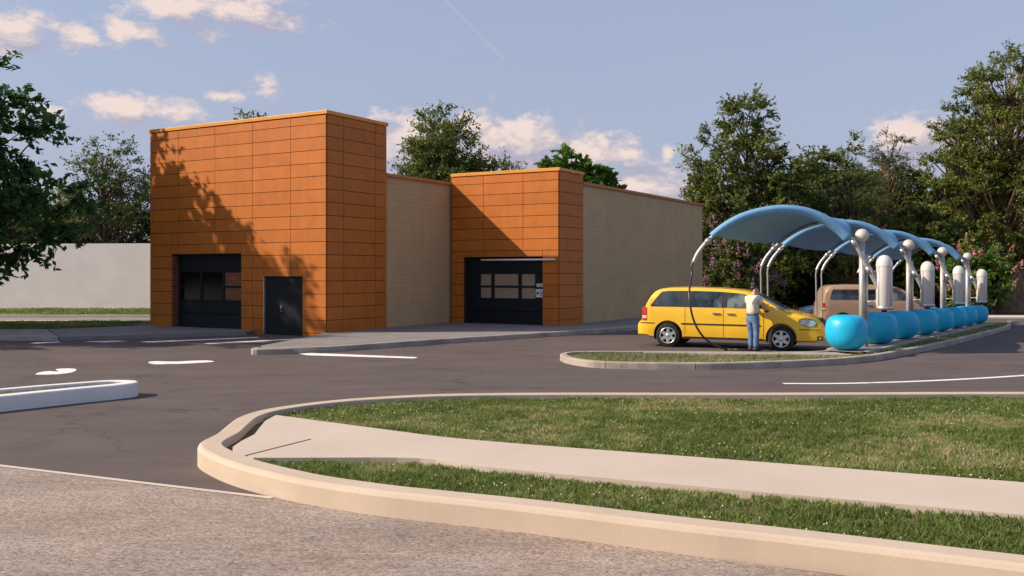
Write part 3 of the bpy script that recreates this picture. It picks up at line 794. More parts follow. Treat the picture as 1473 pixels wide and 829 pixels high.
def vehicle(name, paint, Tt, L_, Wm, wheels, wr, tumb, belt, wins, bottom=.27, ws=None, grille=None, head=None, tail=None, pillars=None, handles=(), mould=None, detail=True, plan_f=.2, plan_r=.10, ztumb=.22):
    root = empty(name)
    def T(x): return interp(Tt, x)
    def Bt(x): return bottom+(.0 if .3 < x < L_-.35 else .05)
    def plan(x):
        v = 1.0
        if x < .4: v -= plan_r*((.4-x)/.4)**2.4
        if x > L_-1.0: v -= plan_f*((x-(L_-1.0))/1.0)**2.3
        return v
    zt = max(t for _, t in Tt)
    def W(x, z):
        f = 1.0
        if z < .62: f = .955+.045*math.sin(min(max((z-bottom)/(.62-bottom), 0), 1)*math.pi/2)
        if z > belt-.12: f -= .012*min(1, (z-belt+.12)/.12)
        if z > belt: f -= tumb*((z-belt)/(zt-belt))**1.35
        return Wm*plan(x)*f
    def rc(x):
        if ws and ws[0]-.05 < x < ws[1]+.05: return .06
        return min(.13, (T(x)-Bt(x))*.28)
    def top(x, y):
        r = rc(x); w = max(W(x, T(x)-r), .1)
        a = abs(y)/w
        zz = T(x)-.035*a*a
        e = w-r
        if abs(y) > e: zz -= r-math.sqrt(max(r*r-(abs(y)-e)**2, 0))
        return zz
    xs = set()
    for (a, _), (b, _) in zip(Tt[:-1], Tt[1:]):
        k = max(1, int((b-a)/.09))
        for i in range(k): xs.add(round(a+(b-a)*i/k, 4))
    xs.add(L_); xs = sorted(xs)
    sec = []
    for x in xs:
        Tx, Bx, r = T(x), Bt(x), rc(x); pts = [(0, Bx), (W(x, Bx)*.6, Bx), (W(x, Bx)-.06, Bx)]
        for k in range(13):
            z = Bx+.05+(Tx-r-Bx-.05)*k/12; pts.append((W(x, z), z))
        w = W(x, Tx-r)
        for k in range(1, 6):
            a = math.pi/2*k/5; yy = w-r+r*math.cos(a)
            pts.append((yy, Tx-.035*(yy/w)**2-r+r*math.sin(a)))
        for k in range(1, 6):
            yy = (w-r)*(1-k/5); pts.append((yy, Tx-.035*(yy/w)**2))
        sec.append(pts)
    n = len(sec[0]); ring = 2*n-2
    mb = MB(); vs = []
    for x, pts in zip(xs, sec):
        full = [(p[0], p[1]) for p in pts]+[(-p[0], p[1]) for p in pts[-2:0:-1]]
        vs += [(x, y, z) for y, z in full]
    fs = [(i*ring+k, i*ring+(k+1) % ring, (i+1)*ring+(k+1) % ring, (i+1)*ring+k) for i in range(len(xs)-1) for k in range(ring)]
    mb.add(vs, fs, True)
    mb.f += [tuple(range(ring)), tuple(range((len(xs)-1)*ring, len(xs)*ring))]; mb.sm += [False, False]
    body = mb.build('body', paint, root)
    # wheel arches cut with a boolean
    cut = MB()
    for wx in wheels:
        for s in (-1, 1):
            y0, y1 = (Wm*.66, Wm+.2) if s > 0 else (-Wm-.2, -Wm*.66)
            k = 40; vv = []
            for yy in (y0, y1):
                for i in range(k):
                    a = 2*math.pi*i/k; vv.append((wx+(wr+.06)*math.cos(a), yy, wr+.02+(wr+.06)*math.sin(a)))
            cut.add(vv, [tuple(range(k)), tuple(range(k, 2*k))[::-1]]+[(i, i+k, (i+1) % k+k, (i+1) % k) for i in range(k)])
    co = cut.build('cutter', M['well'])
    co.hide_render = True
    bo = body.modifiers.new('b', 'BOOLEAN'); bo.operation = 'DIFFERENCE'; bo.object = co; bo.solver = 'EXACT'
    bpy.context.view_layer.update()
    dg = bpy.context.evaluated_depsgraph_get()
    me2 = bpy.data.meshes.new_from_object(body.evaluated_get(dg)); body.modifiers.clear(); old = body.data; body.data = me2
    bpy.data.objects.remove(co)
    try: me2.set_sharp_from_angle(angle=R(38))
    except Exception: pass
    # patches on the side
    def side(zlo, zhi, x0, x1, off, sgn, nx=None, nz=5):
        m_ = MB(); nx = nx or max(2, int((x1-x0)/.06)); vv = []
        for i in range(nx+1):
            x = x0+(x1-x0)*i/nx; lo = zlo(x) if callable(zlo) else zlo; hi = zhi(x) if callable(zhi) else zhi
            hi = max(hi, lo+.001)
            for j in range(nz+1):
                z = lo+(hi-lo)*j/nz; vv.append((x, sgn*(W(x, z)+off), z))
        m_.add(vv, [(i*(nz+1)+j, (i+1)*(nz+1)+j, (i+1)*(nz+1)+j+1, i*(nz+1)+j+1) for i in range(nx) for j in range(nz)], True)
        return m_
    def roofpatch(x0, x1, y0, y1, off, nx=10, ny=12):
        m_ = MB(); vv = []
        for i in range(nx+1):
            x = x0+(x1-x0)*i/nx
            s = (T(x+.03)-T(x-.03))/.06; nl = math.sqrt(1+s*s); ox, oz = -s/nl*off, off/nl
            for j in range(ny+1):
                ya = y0(x) if callable(y0) else y0; yb = y1(x) if callable(y1) else y1
                y = ya+(yb-ya)*j/ny; vv.append((x+ox, y, top(x, y)+oz))
        m_.add(vv, [(i*(ny+1)+j, (i+1)*(ny+1)+j, (i+1)*(ny+1)+j+1, i*(ny+1)+j+1) for i in range(nx) for j in range(ny)], True)
        return m_
    for sgn in (-1, 1):
        if pillars: side(pillars[0], pillars[1], pillars[2], pillars[3], .004, sgn).build('window_band', M['trim'], root)
        for wi_, (zl, zh, x0, x1) in enumerate(wins): side(zl, zh, x0, x1, .008, sgn).build('side_window', M['vglass'] if wi_ == 0 else M['vglass2'], root)
        for (x, z) in handles:
            m_ = MB(); m_.box(x-.10, x+.10, -.02, .02, z-.022, z+.022, Matrix.Translation((0, sgn*(W(x, z)+.018), 0)), .01); m_.build('door_handle', M['chrome'], root)
        for q_, (a_, b_m, z_, h_) in enumerate(mould or ()):
            side(z_-h_, z_+h_, a_, b_m, .014, sgn, nz=1).build('side_moulding' if q_ == 0 else 'bumper_strip', M['trim'], root)
        if detail:
            for sx, z0, z1 in detail: m_ = MB(); q = side(z0, z1, sx-.005, sx+.005, .003, sgn, nx=1, nz=8); m_.add(q.v, q.f); m_.build('door_seam', M['trim'], root)
        if head:
            x0, x1, zc, hh = head
            f1 = lambda x: zc-(x-(x0+x1)/2)*.12-hh*math.sqrt(max(0, 1-((x-(x0+x1)/2)/((x1-x0)/2))**2))
            f2 = lambda x: zc-(x-(x0+x1)/2)*.12+hh*math.sqrt(max(0, 1-((x-(x0+x1)/2)/((x1-x0)/2))**2))
            g1_ = lambda x: f1(min(max(x, x0), x1))-.012; g2_ = lambda x: f2(min(max(x, x0), x1))+.012
            side(g1_, g2_, x0-.015, x1+.015, .005, sgn, 16, 4).build('headlight_rim', M['trim'], root)
            side(f1, f2, x0, x1, .014, sgn, 16, 4).build('headlight', M['lamp'], root)
        if tail:
            x0, x1, z0, z1 = tail
            side(z0+(z1-z0)*.38, z1, x0, x1, .012, sgn, 3, 6).build('tail_lamp', M['red_lamp'], root)
            side(z0+(z1-z0)*.16, z0+(z1-z0)*.38, x0, x1, .012, sgn, 3, 4).build('tail_lamp', M['amber'], root)
            side(z0, z0+(z1-z0)*.16, x0, x1, .012, sgn, 3, 4).build('tail_lamp', M['red_lamp'], root)
    if ws:
        yl = lambda x: -(W(x, T(x)-.06)-.035); yr = lambda x: (W(x, T(x)-.06)-.035)
        roofpatch(ws[0], ws[1], yl, yr, .006, 14).build('windscreen', M['wglass'], root)
        for y0, dx in ((-.55, .0), (.1, 0)):
            m_ = MB(); m_.tube([(ws[1]-.02-.01*k, y0+k*.13, top(ws[1]-.02-.01*k, y0+k*.13)+.03) for k in range(6)], .009, 5)
            m_.build('wiper', M['trim'], root)
    if grille:
        x0, x1, hw = grille
        g_ = roofpatch(x0, x1, -hw, hw, .01, 6, 8).build('grille', M['trim'], root)
        for k in range(3):
            a = x0+(x1-x0)*(k+.35)/3; roofpatch(a, a+(x1-x0)*.10, -hw*.95, hw*.95, .022, 2, 8).build('grille_bar', M['chrome'], g_)
        m_ = MB(); m_.box(L_-.01, L_+.015, -.26, .26, .40, .51, None, .004); m_.build('number_plate', M['plate'], root)
        for sgn in (-1, 1):
            m_ = MB(); xx = L_-.17; yy = sgn*(W(xx, .38)+.005)
            side(.34, .44, xx-.09, xx+.05, .012, sgn, 4, 3).build('fog_lamp', M['trim'], root)
            side(.365, .415, xx-.05, xx+.01, .02, sgn, 4, 3).build('fog_lens', M['chrome'], root)
    # wheels
    for wx in wheels:
        for sgn in (-1, 1):
            w = empty('wheel'); w.parent = root; w.location = (wx, sgn*(Wm-.115), wr)
            t = MB(); rr = wr
            t.lathe([(rr*.62, -.10), (rr*.9, -.108), (rr*.985, -.085), (rr, -.05), (rr, .05), (rr*.985, .085), (rr*.9, .108), (rr*.62, .10)], n=40, axis='y'); t.build('tyre', M['tyre'], w)
            t = MB(); yo = sgn*.095
            t.lathe([(rr*.66, sgn*.112), (rr*.60, sgn*.112), (rr*.58, sgn*.03), (0, sgn*.02)], n=36, axis='y'); t.build('wheel_dish', M['well'], w)
            t = MB(); t.lathe([(rr*.67, sgn*.108), (rr*.66, sgn*.122), (rr*.60, sgn*.122), (rr*.58, sgn*.09)], n=36, axis='y')
            t.lathe([(rr*.17, sgn*.05), (rr*.17, sgn*.112), (rr*.10, sgn*.122), (0, sgn*.122)], n=20, axis='y')
            for k in range(6):
                a = k*math.pi/3+.5
                Tm = Matrix.Rotation(-a, 4, 'Y')
                i0, o0 = rr*.10, rr*.62
                vv = [Tm @ Vector(p) for p in ((i0, sgn*.108, -.055), (i0, sgn*.108, .055), (o0, sgn*.112, .036), (o0, sgn*.112, -.036), (i0, sgn*.05, -.055), (i0, sgn*.05, .055), (o0, sgn*.06, .036), (o0, sgn*.06, -.036))]
                t.add(vv, [(0, 1, 2, 3), (0, 4, 5, 1), (1, 5, 6, 2), (3, 2, 6, 7), (0, 3, 7, 4)])
            t.build('rim', M['rim'], w)
            # liner
            l_ = MB(); k = 24; r_ = wr+.055; vv = []
            for yy in (sgn*(Wm*.68-(Wm-.115)), sgn*(.085)):
                for i in range(k+1):
                    a = -.35+(math.pi+.7)*i/k; vv.append((r_*math.cos(a), yy, .02+r_*math.sin(a)))
            l_.add(vv, [(i, i+1, i+k+2, i+k+1) for i in range(k)], True)
            l_.build('wheel_liner', M['well'], w)
    # mirrors
    if ws:
        for sgn in (-1, 1):
            xm = ws[1]-.42; zm = belt+.02; m_ = MB()
            Tm = Matrix.Translation((xm, sgn*(W(xm, zm)+.13), zm+.06))
            m_.box(-.06, .06, -.11, .11, -.075, .075, Tm, .03)
            m_.tube([(xm+.02, sgn*(W(xm, zm)-.01), zm), (xm, sgn*(W(xm, zm)+.1), zm+.02)], .025, 6)
            m_.build('wing_mirror', M['trim'] if name == 'sedan' else paint, root)
    return root, W, T

# yellow minivan
Ty = [(0, .70), (.03, .745), (.10, .79), (.14, .98), (.18, 1.12), (.27, 1.32), (.37, 1.49), (.47, 1.60), (.60, 1.665), (.85, 1.70), (1.5, 1.715), (2.3, 1.70), (2.8, 1.665), (3.08, 1.62), (3.3, 1.53),
      (3.6, 1.37), (3.95, 1.185), (4.1, 1.115), (4.35, 1.06), (4.6, .995), (4.8, .93), (4.95, .865), (5.02, .80), (5.07, .70), (5.10, .60), (5.13, .56), (5.15, .50)]
def zwin_top(x): return min(1.585, interp(Ty, x)-.125)
def yl_hi(a, b, c):  # quarter glass front rake
    return lambda x: min(zwin_top(x), 1.17+(x-a)*b) if x < c else zwin_top(x)
yv, Wy, _ = vehicle('minivan', M['yellow'], Ty, 5.15, .97, (.88, 3.96), .345, .20, 1.13,
    [(1.175, yl_hi(.40, 1.15, .8), .41, 1.22), (1.165, zwin_top, 1.52, 2.36), (1.155, zwin_top, 2.52, 3.52)],
    ws=(3.18, 4.02), grille=(4.90, 5.075, .60), head=(4.42, 4.86, .80, .095), tail=(.14, .27, .76, 1.13),
    pillars=(1.155, lambda x: min(zwin_top(x)+.02, 1.17+(x-.36)*1.3), .38, 3.60), handles=((2.22, 1.0), (2.62, .995)), mould=((1.25, 3.42, .69, .018), (.06, .50, .69, .009), (4.42, 4.98, .615, .009), (1.32, 3.50, .315, .02)),
    detail=[(1.36, .42, 1.15), (2.42, .34, 1.15), (3.50, .36, 1.1)])
hd = R(-21.5)
hv = Vector((math.cos(hd), math.sin(hd), 0)); nv = Vector((-math.sin(hd), math.cos(hd), 0))
ctr = Vector((4.40, 26.95, 0))+nv*.9-hv*.88
ctr.z = 0.0
yv.location = (ctr.x, ctr.y, -.012); yv.rotation_euler = (0, R(.45), hd)
tag(yv, 'yellow minivan parked under the nearest blue canopy', 'minivan')

Tb = [(0, .62), (.04, .70), (.07, 1.0), (.14, 1.35), (.22, 1.68), (.32, 1.84), (.5, 1.91), (1.2, 1.94), (2.2, 1.93), (2.9, 1.89), (3.3, 1.80), (3.6, 1.62), (3.95, 1.38), (4.3, 1.18), (4.7, 1.02), (4.95, .88), (5.05, .72), (5.1, .56)]
def bt(x): return min(1.72, interp(Tb, x)-.14)
tv, Wt, _ = vehicle('people_carrier', M['tan'], Tb, 5.1, .97, (.9, 4.0), .34, .16, 1.25,
    [(1.29, lambda x: min(bt(x), 1.33+(x-.38)*3.2), .40, 1.55), (1.29, bt, 1.70, 2.45), (1.27, bt, 2.60, 3.86)],
    ws=(3.32, 4.2), head=(4.5, 4.85, .85, .09), tail=(.06, .17, .82, 1.15), handles=((1.95, 1.08), (2.75, 1.06)), mould=None,
    detail=[(1.63, .4, 1.28), (2.53, .36, 1.28), (3.75, .4, 1.2)])
Xv, Yv = (1178.5-CX)/F*41.0, 41.0
tv.location = (Xv, Yv+.4, gz(Xv, Yv)-.02); tv.rotation_euler = (0, 0, R(-7))
tag(tv, 'tan people carrier parked behind the blue bollards', 'minivan')
Ts = [(0, .6), (.05, .85), (.2, .95), (.7, 1.0), (1.0, 1.18), (1.4, 1.36), (2.0, 1.42), (2.6, 1.38), (3.0, 1.2), (3.35, .98), (3.9, .88), (4.2, .78), (4.35, .6), (4.4, .45)]
st = lambda x: interp(Ts, x)-.11
def sedan(m, lab, X, Y, rz):
    s, _, _ = vehicle('sedan', m, Ts, 4.4, .87, (.8, 3.45), .31, .2, .92, [(.95, st, 1.15, 2.0), (.95, st, 2.1, 3.1)], ws=(2.7, 3.3), head=(3.9, 4.25, .66, .07), tail=(.03, .2, .7, .85), detail=[(2.05, .4, .93)], bottom=.22)
    s.location = (X, Y, gz(X, Y)); s.rotation_euler = (0, 0, rz); tag(s, lab, 'car')
sedan(M['car_blue'], 'pale blue car mostly hidden behind the tan people carrier', 14.1+4.3, 46.5, R(178))

# ------------------------------------------------------------------ person
def skin(nodes, edges, name, m, parent, sub=2, root_i=0):
    me = bpy.data.meshes.new(name); me.from_pydata([n_[0] for n_ in nodes], edges, []); o = link(bpy.data.objects.new(name, me), parent)
    sk = o.modifiers.new('skin', 'SKIN'); sk.use_smooth_shade = True
    ss = o.modifiers.new('sub', 'SUBSURF'); ss.levels = sub; ss.render_levels = sub
    for i, n_ in enumerate(nodes):
        v = me.skin_vertices[0].data[i]; r = n_[1]; v.radius = r if isinstance(r, tuple) else (r, r); v.use_root = (i == root_i)
    bpy.context.view_layer.update()
    dg = bpy.context.evaluated_depsgraph_get(); m2 = bpy.data.meshes.new_from_object(o.evaluated_get(dg)); o.modifiers.clear(); o.data = m2
    m2.materials.clear(); m2.materials.append(m)
    m2.polygons.foreach_set('use_smooth', [True]*len(m2.polygons))
    return o
M['skin'] = mat('skin', (.50, .27, .18), .5); M['hair'] = mat('hair', (.018, .012, .010), .6)
M['shirt'] = surf('cream_shirt', [(.3, (.62, .52, .42)), (.7, (.74, .64, .53))], 5, 5, .85, .4, 9, .02, obj=True)
M['jeans'] = surf('blue_jeans', [(.3, (.06, .12, .22)), (.7, (.17, .27, .42))], 7, 6, .85, .5, 12, .02, obj=True)
M['shoe'] = mat('shoe', (.03, .025, .025), .6)
pr = empty('person', (6.45, 25.62, 0)); tag(pr, 'man in cream shirt and blue jeans leaning towards the yellow van wing', 'person')
pr.location.z = 0.0
fx, fy = .72, .69; lx, ly = .69, -.72     # facing, right-hand side
def b_(f, l, z): return (fx*f+lx*l, fy*f+ly*l, z)
nodes = [(b_(0, 0, .96), (.15, .13)), (b_(0, 0, 1.12), (.14, .12)), (b_(.02, 0, 1.28), (.16, .13)), (b_(.03, 0, 1.41), (.13, .11)), (b_(.055, 0, 1.49), (.055, .055)), (b_(.085, 0, 1.555), (.07, .07)), (b_(.10, 0, 1.63), (.088, .08)), (b_(.09, 0, 1.70), (.06, .06)),
         (b_(.02, .17, 1.40), (.065, .065)), (b_(.12, .25, 1.18), (.045, .045)), (b_(.36, .15, 1.08), (.032, .03)), (b_(.44, .12, 1.08), (.03, .018)),
         (b_(.02, -.17, 1.40), (.065, .065)), (b_(.14, -.24, 1.20), (.045, .045)), (b_(.37, -.14, 1.12), (.032, .03)), (b_(.45, -.10, 1.12), (.03, .018)),
         (b_(0, .09, .88), (.095, .095)), (b_(.02, .10, .50), (.062, .062)), (b_(-.02, .10, .10), (.036, .036)), (b_(.09, .11, .055), (.026, .022)),
         (b_(0, -.09, .88), (.095, .095)), (b_(.05, -.09, .50), (.062, .062)), (b_(.05, -.09, .10), (.036, .036)), (b_(.16, -.10, .055), (.026, .022)),
         ((b_(.10, 0, 1.6)[0]+.10, b_(.10, 0, 1.6)[1]-.035, 1.60), (.018, .018))]
edges = [(0, 1), (1, 2), (2, 3), (3, 4), (4, 5), (5, 6), (6, 7), (3, 8), (8, 9), (9, 10), (10, 11), (3, 12), (12, 13), (13, 14), (14, 15), (0, 16), (16, 17), (17, 18), (18, 19), (0, 20), (20, 21), (21, 22), (22, 23), (6, 24)]
for hi, s in ((11, 1), (15, -1)):
    hx, hy, hz = nodes[hi][0]
    for k, (ln, sp) in enumerate(((.07, -.03), (.08, -.01), (.078, .01), (.06, .03))):
        nodes.append(((hx+fx*ln+lx*sp, hy+fy*ln+ly*sp, hz-.02), (.009, .009))); edges.append((hi, len(nodes)-1))
    nodes.append(((hx+fx*.02-lx*.045*s, hy+fy*.02-ly*.045*s, hz-.015), (.010, .010))); edges.append((hi, len(nodes)-1))
skin(nodes, edges, 'body', M['skin'], pr)
# ears, hair
mb = MB()
hc = Vector(b_(.085, 0, 1.665))+Vector((-.022, .012, 0))
prof = [(.093*math.cos(a), .092*math.sin(a)) for a in [.12+(math.pi/2-.12)*k/8 for k in range(9)]]
mb.lathe(prof, hc, 20)
ho = Vector((-.045, .02, 0)); mb.tube([Vector(b_(.085, 0, 1.70))+ho, Vector(b_(.085, 0, 1.65))+ho, Vector(b_(.085, 0, 1.60))+ho*.8], [.07, .066, .04], 12)
mb.build('hair', M['hair'], pr)
mb = MB()
for s in (-1,): mb.tube([Vector(b_(.09, s*.085, 1.64)), Vector(b_(.085, s*.10, 1.62)), Vector(b_(.09, s*.088, 1.59))], [.012, .018, .01], 6)
mb.lathe([(0, -.03), (.016, -.02), (.02, 0), (.015, .022), (0, .03)], Vector(b_(.085, 0, 1.625))+Vector((-.012, -.088, 0)), 8)
mb.build('ear', M['skin'], pr)
skin([(b_(0, 0, .92), (.165, .145)), (b_(-.01, 0, 1.10), (.18, .16)), (b_(.01, 0, 1.26), (.19, .16)), (b_(.025, 0, 1.39), (.155, .13)), (b_(.045, 0, 1.475), (.07, .07)), (b_(.02, .175, 1.405), (.085, .085)), (b_(.075, .225, 1.25), (.075, .075)), (b_(.02, -.175, 1.405), (.085, .085)), (b_(.085, -.215, 1.26), (.075, .075))],
     [(0, 1), (1, 2), (2, 3), (3, 4), (3, 5), (5, 6), (3, 7), (7, 8)], 'shirt', M['shirt'], pr)
skin([(b_(0, 0, 1.05), (.155, .14)), (b_(0, 0, .92), (.165, .15)), (b_(0, .095, .82), (.115, .115)), (b_(.02, .10, .50), (.085, .085)), (b_(-.02, .10, .07), (.078, .075)), (b_(0, -.095, .82), (.115, .115)), (b_(.05, -.09, .50), (.085, .085)), (b_(.05, -.09, .07), (.078, .075))],
     [(0, 1), (1, 2), (2, 3), (3, 4), (1, 5), (5, 6), (6, 7)], 'jeans', M['jeans'], pr)
for (f0, l0) in ((-.02, .10), (.05, -.09)):
    skin([(b_(f0-.09, l0, .05), (.07, .055)), (b_(f0+.05, l0, .05), (.07, .06)), (b_(f0+.18, l0+.01, .045), (.06, .048)), (b_(f0+.27, l0+.01, .035), (.04, .03))], [(0, 1), (1, 2), (2, 3)], 'shoe', M['shoe'], pr)
mb = MB(); ring = [Vector(b_(.185*math.cos(a), .165*math.sin(a), .985)) for a in [2*math.pi*k/20 for k in range(21)]]
mb.tube(ring, .011, 6, cap=False); mb.build('belt', M['hair'], pr)
tag(None or (lambda o: o)(MB().box(-.05, .05, -.03, .03, -.07, .04, Matrix.Translation(Vector(b_(.49, .11, 1.09))+Vector((6.45, 25.62, 0))), .015).build('cleaning_cloth', M['trim'])), 'dark cloth held by the man against the yellow van', 'cloth')

# ------------------------------------------------------------------ vegetation
def leaves_mesh(cent, axis, size, rnd, rg, flat=.5, aspect=.45, name='crown'):
    """cent (n,3), axis (n,3) unit, size (n,)"""
    n = len(cent)
    up = rg.normal(size=(n, 3)); up[:, 2] = np.abs(up[:, 2])*flat*3+.2
    side = np.cross(axis, up); side /= np.linalg.norm(side, axis=1)[:, None]+1e-9
    nrm = np.cross(side, axis)
    s = size[:, None]
    v = np.empty((n, 4, 3), np.float32)
    v[:, 0] = cent-axis*s*.5; v[:, 1] = cent+side*s*aspect*.5+nrm*s*.06; v[:, 2] = cent+axis*s*.5-nrm*s*.08; v[:, 3] = cent-side*s*aspect*.5+nrm*s*.06
    me = bpy.data.meshes.new(name); me.vertices.add(n*4); me.vertices.foreach_set('co', v.reshape(-1))
    me.loops.add(n*4); me.loops.foreach_set('vertex_index', np.arange(n*4, dtype=np.int32))
    me.polygons.add(n); me.polygons.foreach_set('loop_start', np.arange(0, n*4, 4, dtype=np.int32)); me.polygons.foreach_set('loop_total', np.full(n, 4, np.int32))
    me.update(); me.validate()
    at = me.attributes.new('rnd', 'FLOAT', 'FACE'); at.data.foreach_set('value', rnd.astype(np.float32))
    return me
def unit(a): return a/(np.linalg.norm(a, axis=1)[:, None]+1e-9)

def tree(name, label, X, Y, env, trunk_r, m, barkm, nclus=90, twigs=9, leaves=14, lsize=.28, tlen=1.1, seed=1, lift=.25, flat=.5, aspect=.45, hollow=.35, limb=.05,
         flowers=None, group=None, cat='tree', zbase=None, trunk_top=None, spread=.06, lean=(0, 0), fork=.25, droop=0, nfl=60, flsize=.1):
    rg = np.random.default_rng(seed); z0 = gz(X, Y) if zbase is None else zbase
    root = empty(name, (X, Y, z0)); tag(root, label, cat, group)
    env = np.array(env, float)  # cx,cy,cz,rx,ry,rz
    vol = env[:, 3]*env[:, 4]*env[:, 5]; pick = rg.choice(len(env), nclus, p=vol/vol.sum()); E = env[pick]
    d = unit(rg.normal(size=(nclus, 3))); rad = hollow+(1-hollow)*rg.random(nclus)**.6
    rad *= rg.uniform(.82, 1.06, nclus)
    off = d*rad[:, None]*E[:, 3:6]; cc = E[:, :3]+off
    out = unit(d*np.array([1, 1, .6])+np.array([0, 0, lift-droop]))
    zmax = (env[:, 2]+env[:, 5]).max(); tt = trunk_top or zmax*.8
    # trunk and limbs
    mb = MB(); k = 10
    wob = rg.normal(size=(k, 2))*trunk_r*.35
    tp = [Vector((lean[0]*(i/k)**1.3+wob[i-1][0]*(i > 0), lean[1]*(i/k)+wob[i-1][1]*(i > 0), tt*i/k-(.3 if i == 0 else 0))) for i in range(k+1)]
    rr = [trunk_r*(1.55 if i == 0 else 1.0)*(1-.82*(i/k)**.9) if i else trunk_r*1.6 for i in range(k+1)]
    mb.tube(tp, rr, 10, cap=False)
    def on_trunk(z):
        f = min(max(z/tt, .02), .999)*k; i = int(f); return tp[i].lerp(tp[min(i+1, k)], f-i), rr[i]
    sel = rg.permutation(nclus)[:int(nclus*.75)]
    for i in sel:
        c = Vector(cc[i]); hd_ = math.hypot(c.x, c.y)
        za = max(tt*fork, min(c.z-.55*hd_-.1*zmax, tt*.97)); s, tr_ = on_trunk(za)
        mid = s.lerp(c, .5)+Vector((rg.normal()*.1*hd_, rg.normal()*.1*hd_, -.08*hd_+rg.normal()*.06*hd_))
        r0 = min(tr_*.6, limb*(.5+.18*hd_)); e = Vector(cc[i]+out[i]*tlen*.5)
        mb.tube([s, s.lerp(mid, .5)+Vector((rg.normal()*.05*hd_, rg.normal()*.05*hd_, 0)), mid, mid.lerp(c, .6)+Vector((0, 0, rg.normal()*.05*hd_)), c, e], [r0, r0*.8, r0*.6, r0*.42, r0*.3, r0*.12], 5, cap=False)
    mb.build('trunk', barkm, root, fixn=False)
    # foliage: twigs radiating from each cluster
    nt_ = nclus*twigs; ci = np.repeat(np.arange(nclus), twigs)
    td = unit(out[ci]*.75+rg.normal(size=(nt_, 3))*np.array([.75, .75, .45])); tl = tlen*rg.uniform(.5, 1.15, nt_)
    li = np.repeat(np.arange(nt_), leaves); sN = rg.random(len(li))**.75
    p = cc[ci[li]]+td[li]*(tl[li]*sN)[:, None]+rg.normal(size=(len(li), 3))*spread*tlen
    p[:, 2] -= (droop*.6+.12)*(sN**2)*tl[li]
    ax = unit(td[li]+rg.normal(size=(len(li), 3))*.7)
    if droop: ax[:, 2] -= droop; ax = unit(ax)
    crnd = rg.random(nclus)
    rnd = np.clip(.62*crnd[ci[li]]+.36*rg.random(len(li))+.12*(rad[ci[li]]-.6), 0, 1)
    sz = lsize*rg.uniform(.6, 1.3, len(li))
    me = leaves_mesh(p, ax, sz, rnd, rg, flat, aspect); me.materials.append(m)
    link(bpy.data.objects.new('crown', me), root)
    if flowers:
        n = nfl; i = rg.choice(nclus, n); keep = cc[i]+out[i]*tlen*rg.uniform(.7, 1.15, n)[:, None]+rg.normal(size=(n, 3))*.25
        per = 34; q = np.repeat(np.arange(n), per); s = rg.random(n*per)
        up = unit(out[i]*.5+np.array([0, 0, 1.0])+rg.normal(size=(n, 3))*.25); ln = .55*rg.uniform(.6, 1.3, n)
        pp = keep[q]+up[q]*(ln[q]*s)[:, None]+rg.normal(size=(n*per, 3))*(.075*(1.1-s))[:, None]
        me = leaves_mesh(pp, unit(rg.normal(size=(n*per, 3))), flsize*rg.uniform(.7, 1.2, n*per), np.clip(.5*rg.random(n)[q]+.5*rg.random(n*per), 0, 1), rg, .3, .8, 'blossom')
        me.materials.append(flowers); link(bpy.data.objects.new('blossom', me), root)
    return root
def pxX(px, Y): return (px-CX)/F*Y
def pxZ(py, Y): return H-(py-HOR)/F*Y

# foreground leafy tree on the left and its neighbour that shade the facade
tree('broadleaf_tree', 'dark green broadleaf tree whose boughs reach in at the left edge', -21.4, 34.2,
     [(0, 0, 7.6, 4.6, 4.4, 3.5), (0, 0, 4.3, 6.2, 5.4, 2.5)], .36, M['leaf_dark'], M['bark'], nclus=260, twigs=10, leaves=14, lsize=.31, tlen=1.35, seed=11, lift=.0, flat=.9, aspect=.55, hollow=.3, spread=.045, zbase=0)
tree('broadleaf_tree', 'broadleaf tree just outside the left edge that shades the tall orange block', -24.2, 29.4,
     [(0, 0, 8.6, 4.2, 4.2, 4.0), (-.6, 3.0, 10.6, 3.0, 2.8, 2.8), (0, 0, 3.6, 4.2, 4.2, 2.2)], .32, M['leaf_dark'], M['bark'], nclus=270, twigs=9, leaves=13, lsize=.3, tlen=1.1, seed=5, lift=.1, zbase=0)

def quick(label, px, py, Y, rx, kind, seed, bot=.22, **k):
    """crown centred at pixel column px, top at pixel row py"""
    X = pxX(px, Y); zt = pxZ(py, Y)-gz(X, Y); zb = zt*bot
    base = dict(nclus=110, twigs=9, leaves=14, lsize=.24, tlen=1.15)
    base.update(k); env = base.pop('env', None)
    if env is None:
        h = zt-zb
        env = [(0, 0, zb+h*.42, rx, rx*.85, h*.42), (rx*.1, 0, zb+h*.70, rx*.68, rx*.65, h*.28)]
    name = base.pop('name', 'broadleaf_tree')
    return tree(name, label, X, Y, env, base.pop('trunk_r', .22), M[kind], base.pop('barkm', M['bark']), seed=seed, **base)
quick('airy half-bare tree rising behind the white wall at left', 150, 186, 62, 2.9, 'leaf_mid', 21, .3, nclus=150, twigs=7, leaves=8, lsize=.2, tlen=.95, limb=.09, trunk_r=.2, fork=.3, hollow=.2)
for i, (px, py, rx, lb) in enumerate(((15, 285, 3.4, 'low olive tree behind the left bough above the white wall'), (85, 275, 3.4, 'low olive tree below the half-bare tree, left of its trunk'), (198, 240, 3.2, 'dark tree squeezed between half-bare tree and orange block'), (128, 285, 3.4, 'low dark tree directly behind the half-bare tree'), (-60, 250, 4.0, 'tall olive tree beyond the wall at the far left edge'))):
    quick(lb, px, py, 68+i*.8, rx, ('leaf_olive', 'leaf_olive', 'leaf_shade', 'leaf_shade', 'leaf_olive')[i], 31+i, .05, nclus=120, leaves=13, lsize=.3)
quick('tree behind the tall orange block with only twig tips above its roof', 378, 158, 58, 3.0, 'leaf_mid', 41, .4, nclus=60, leaves=9)
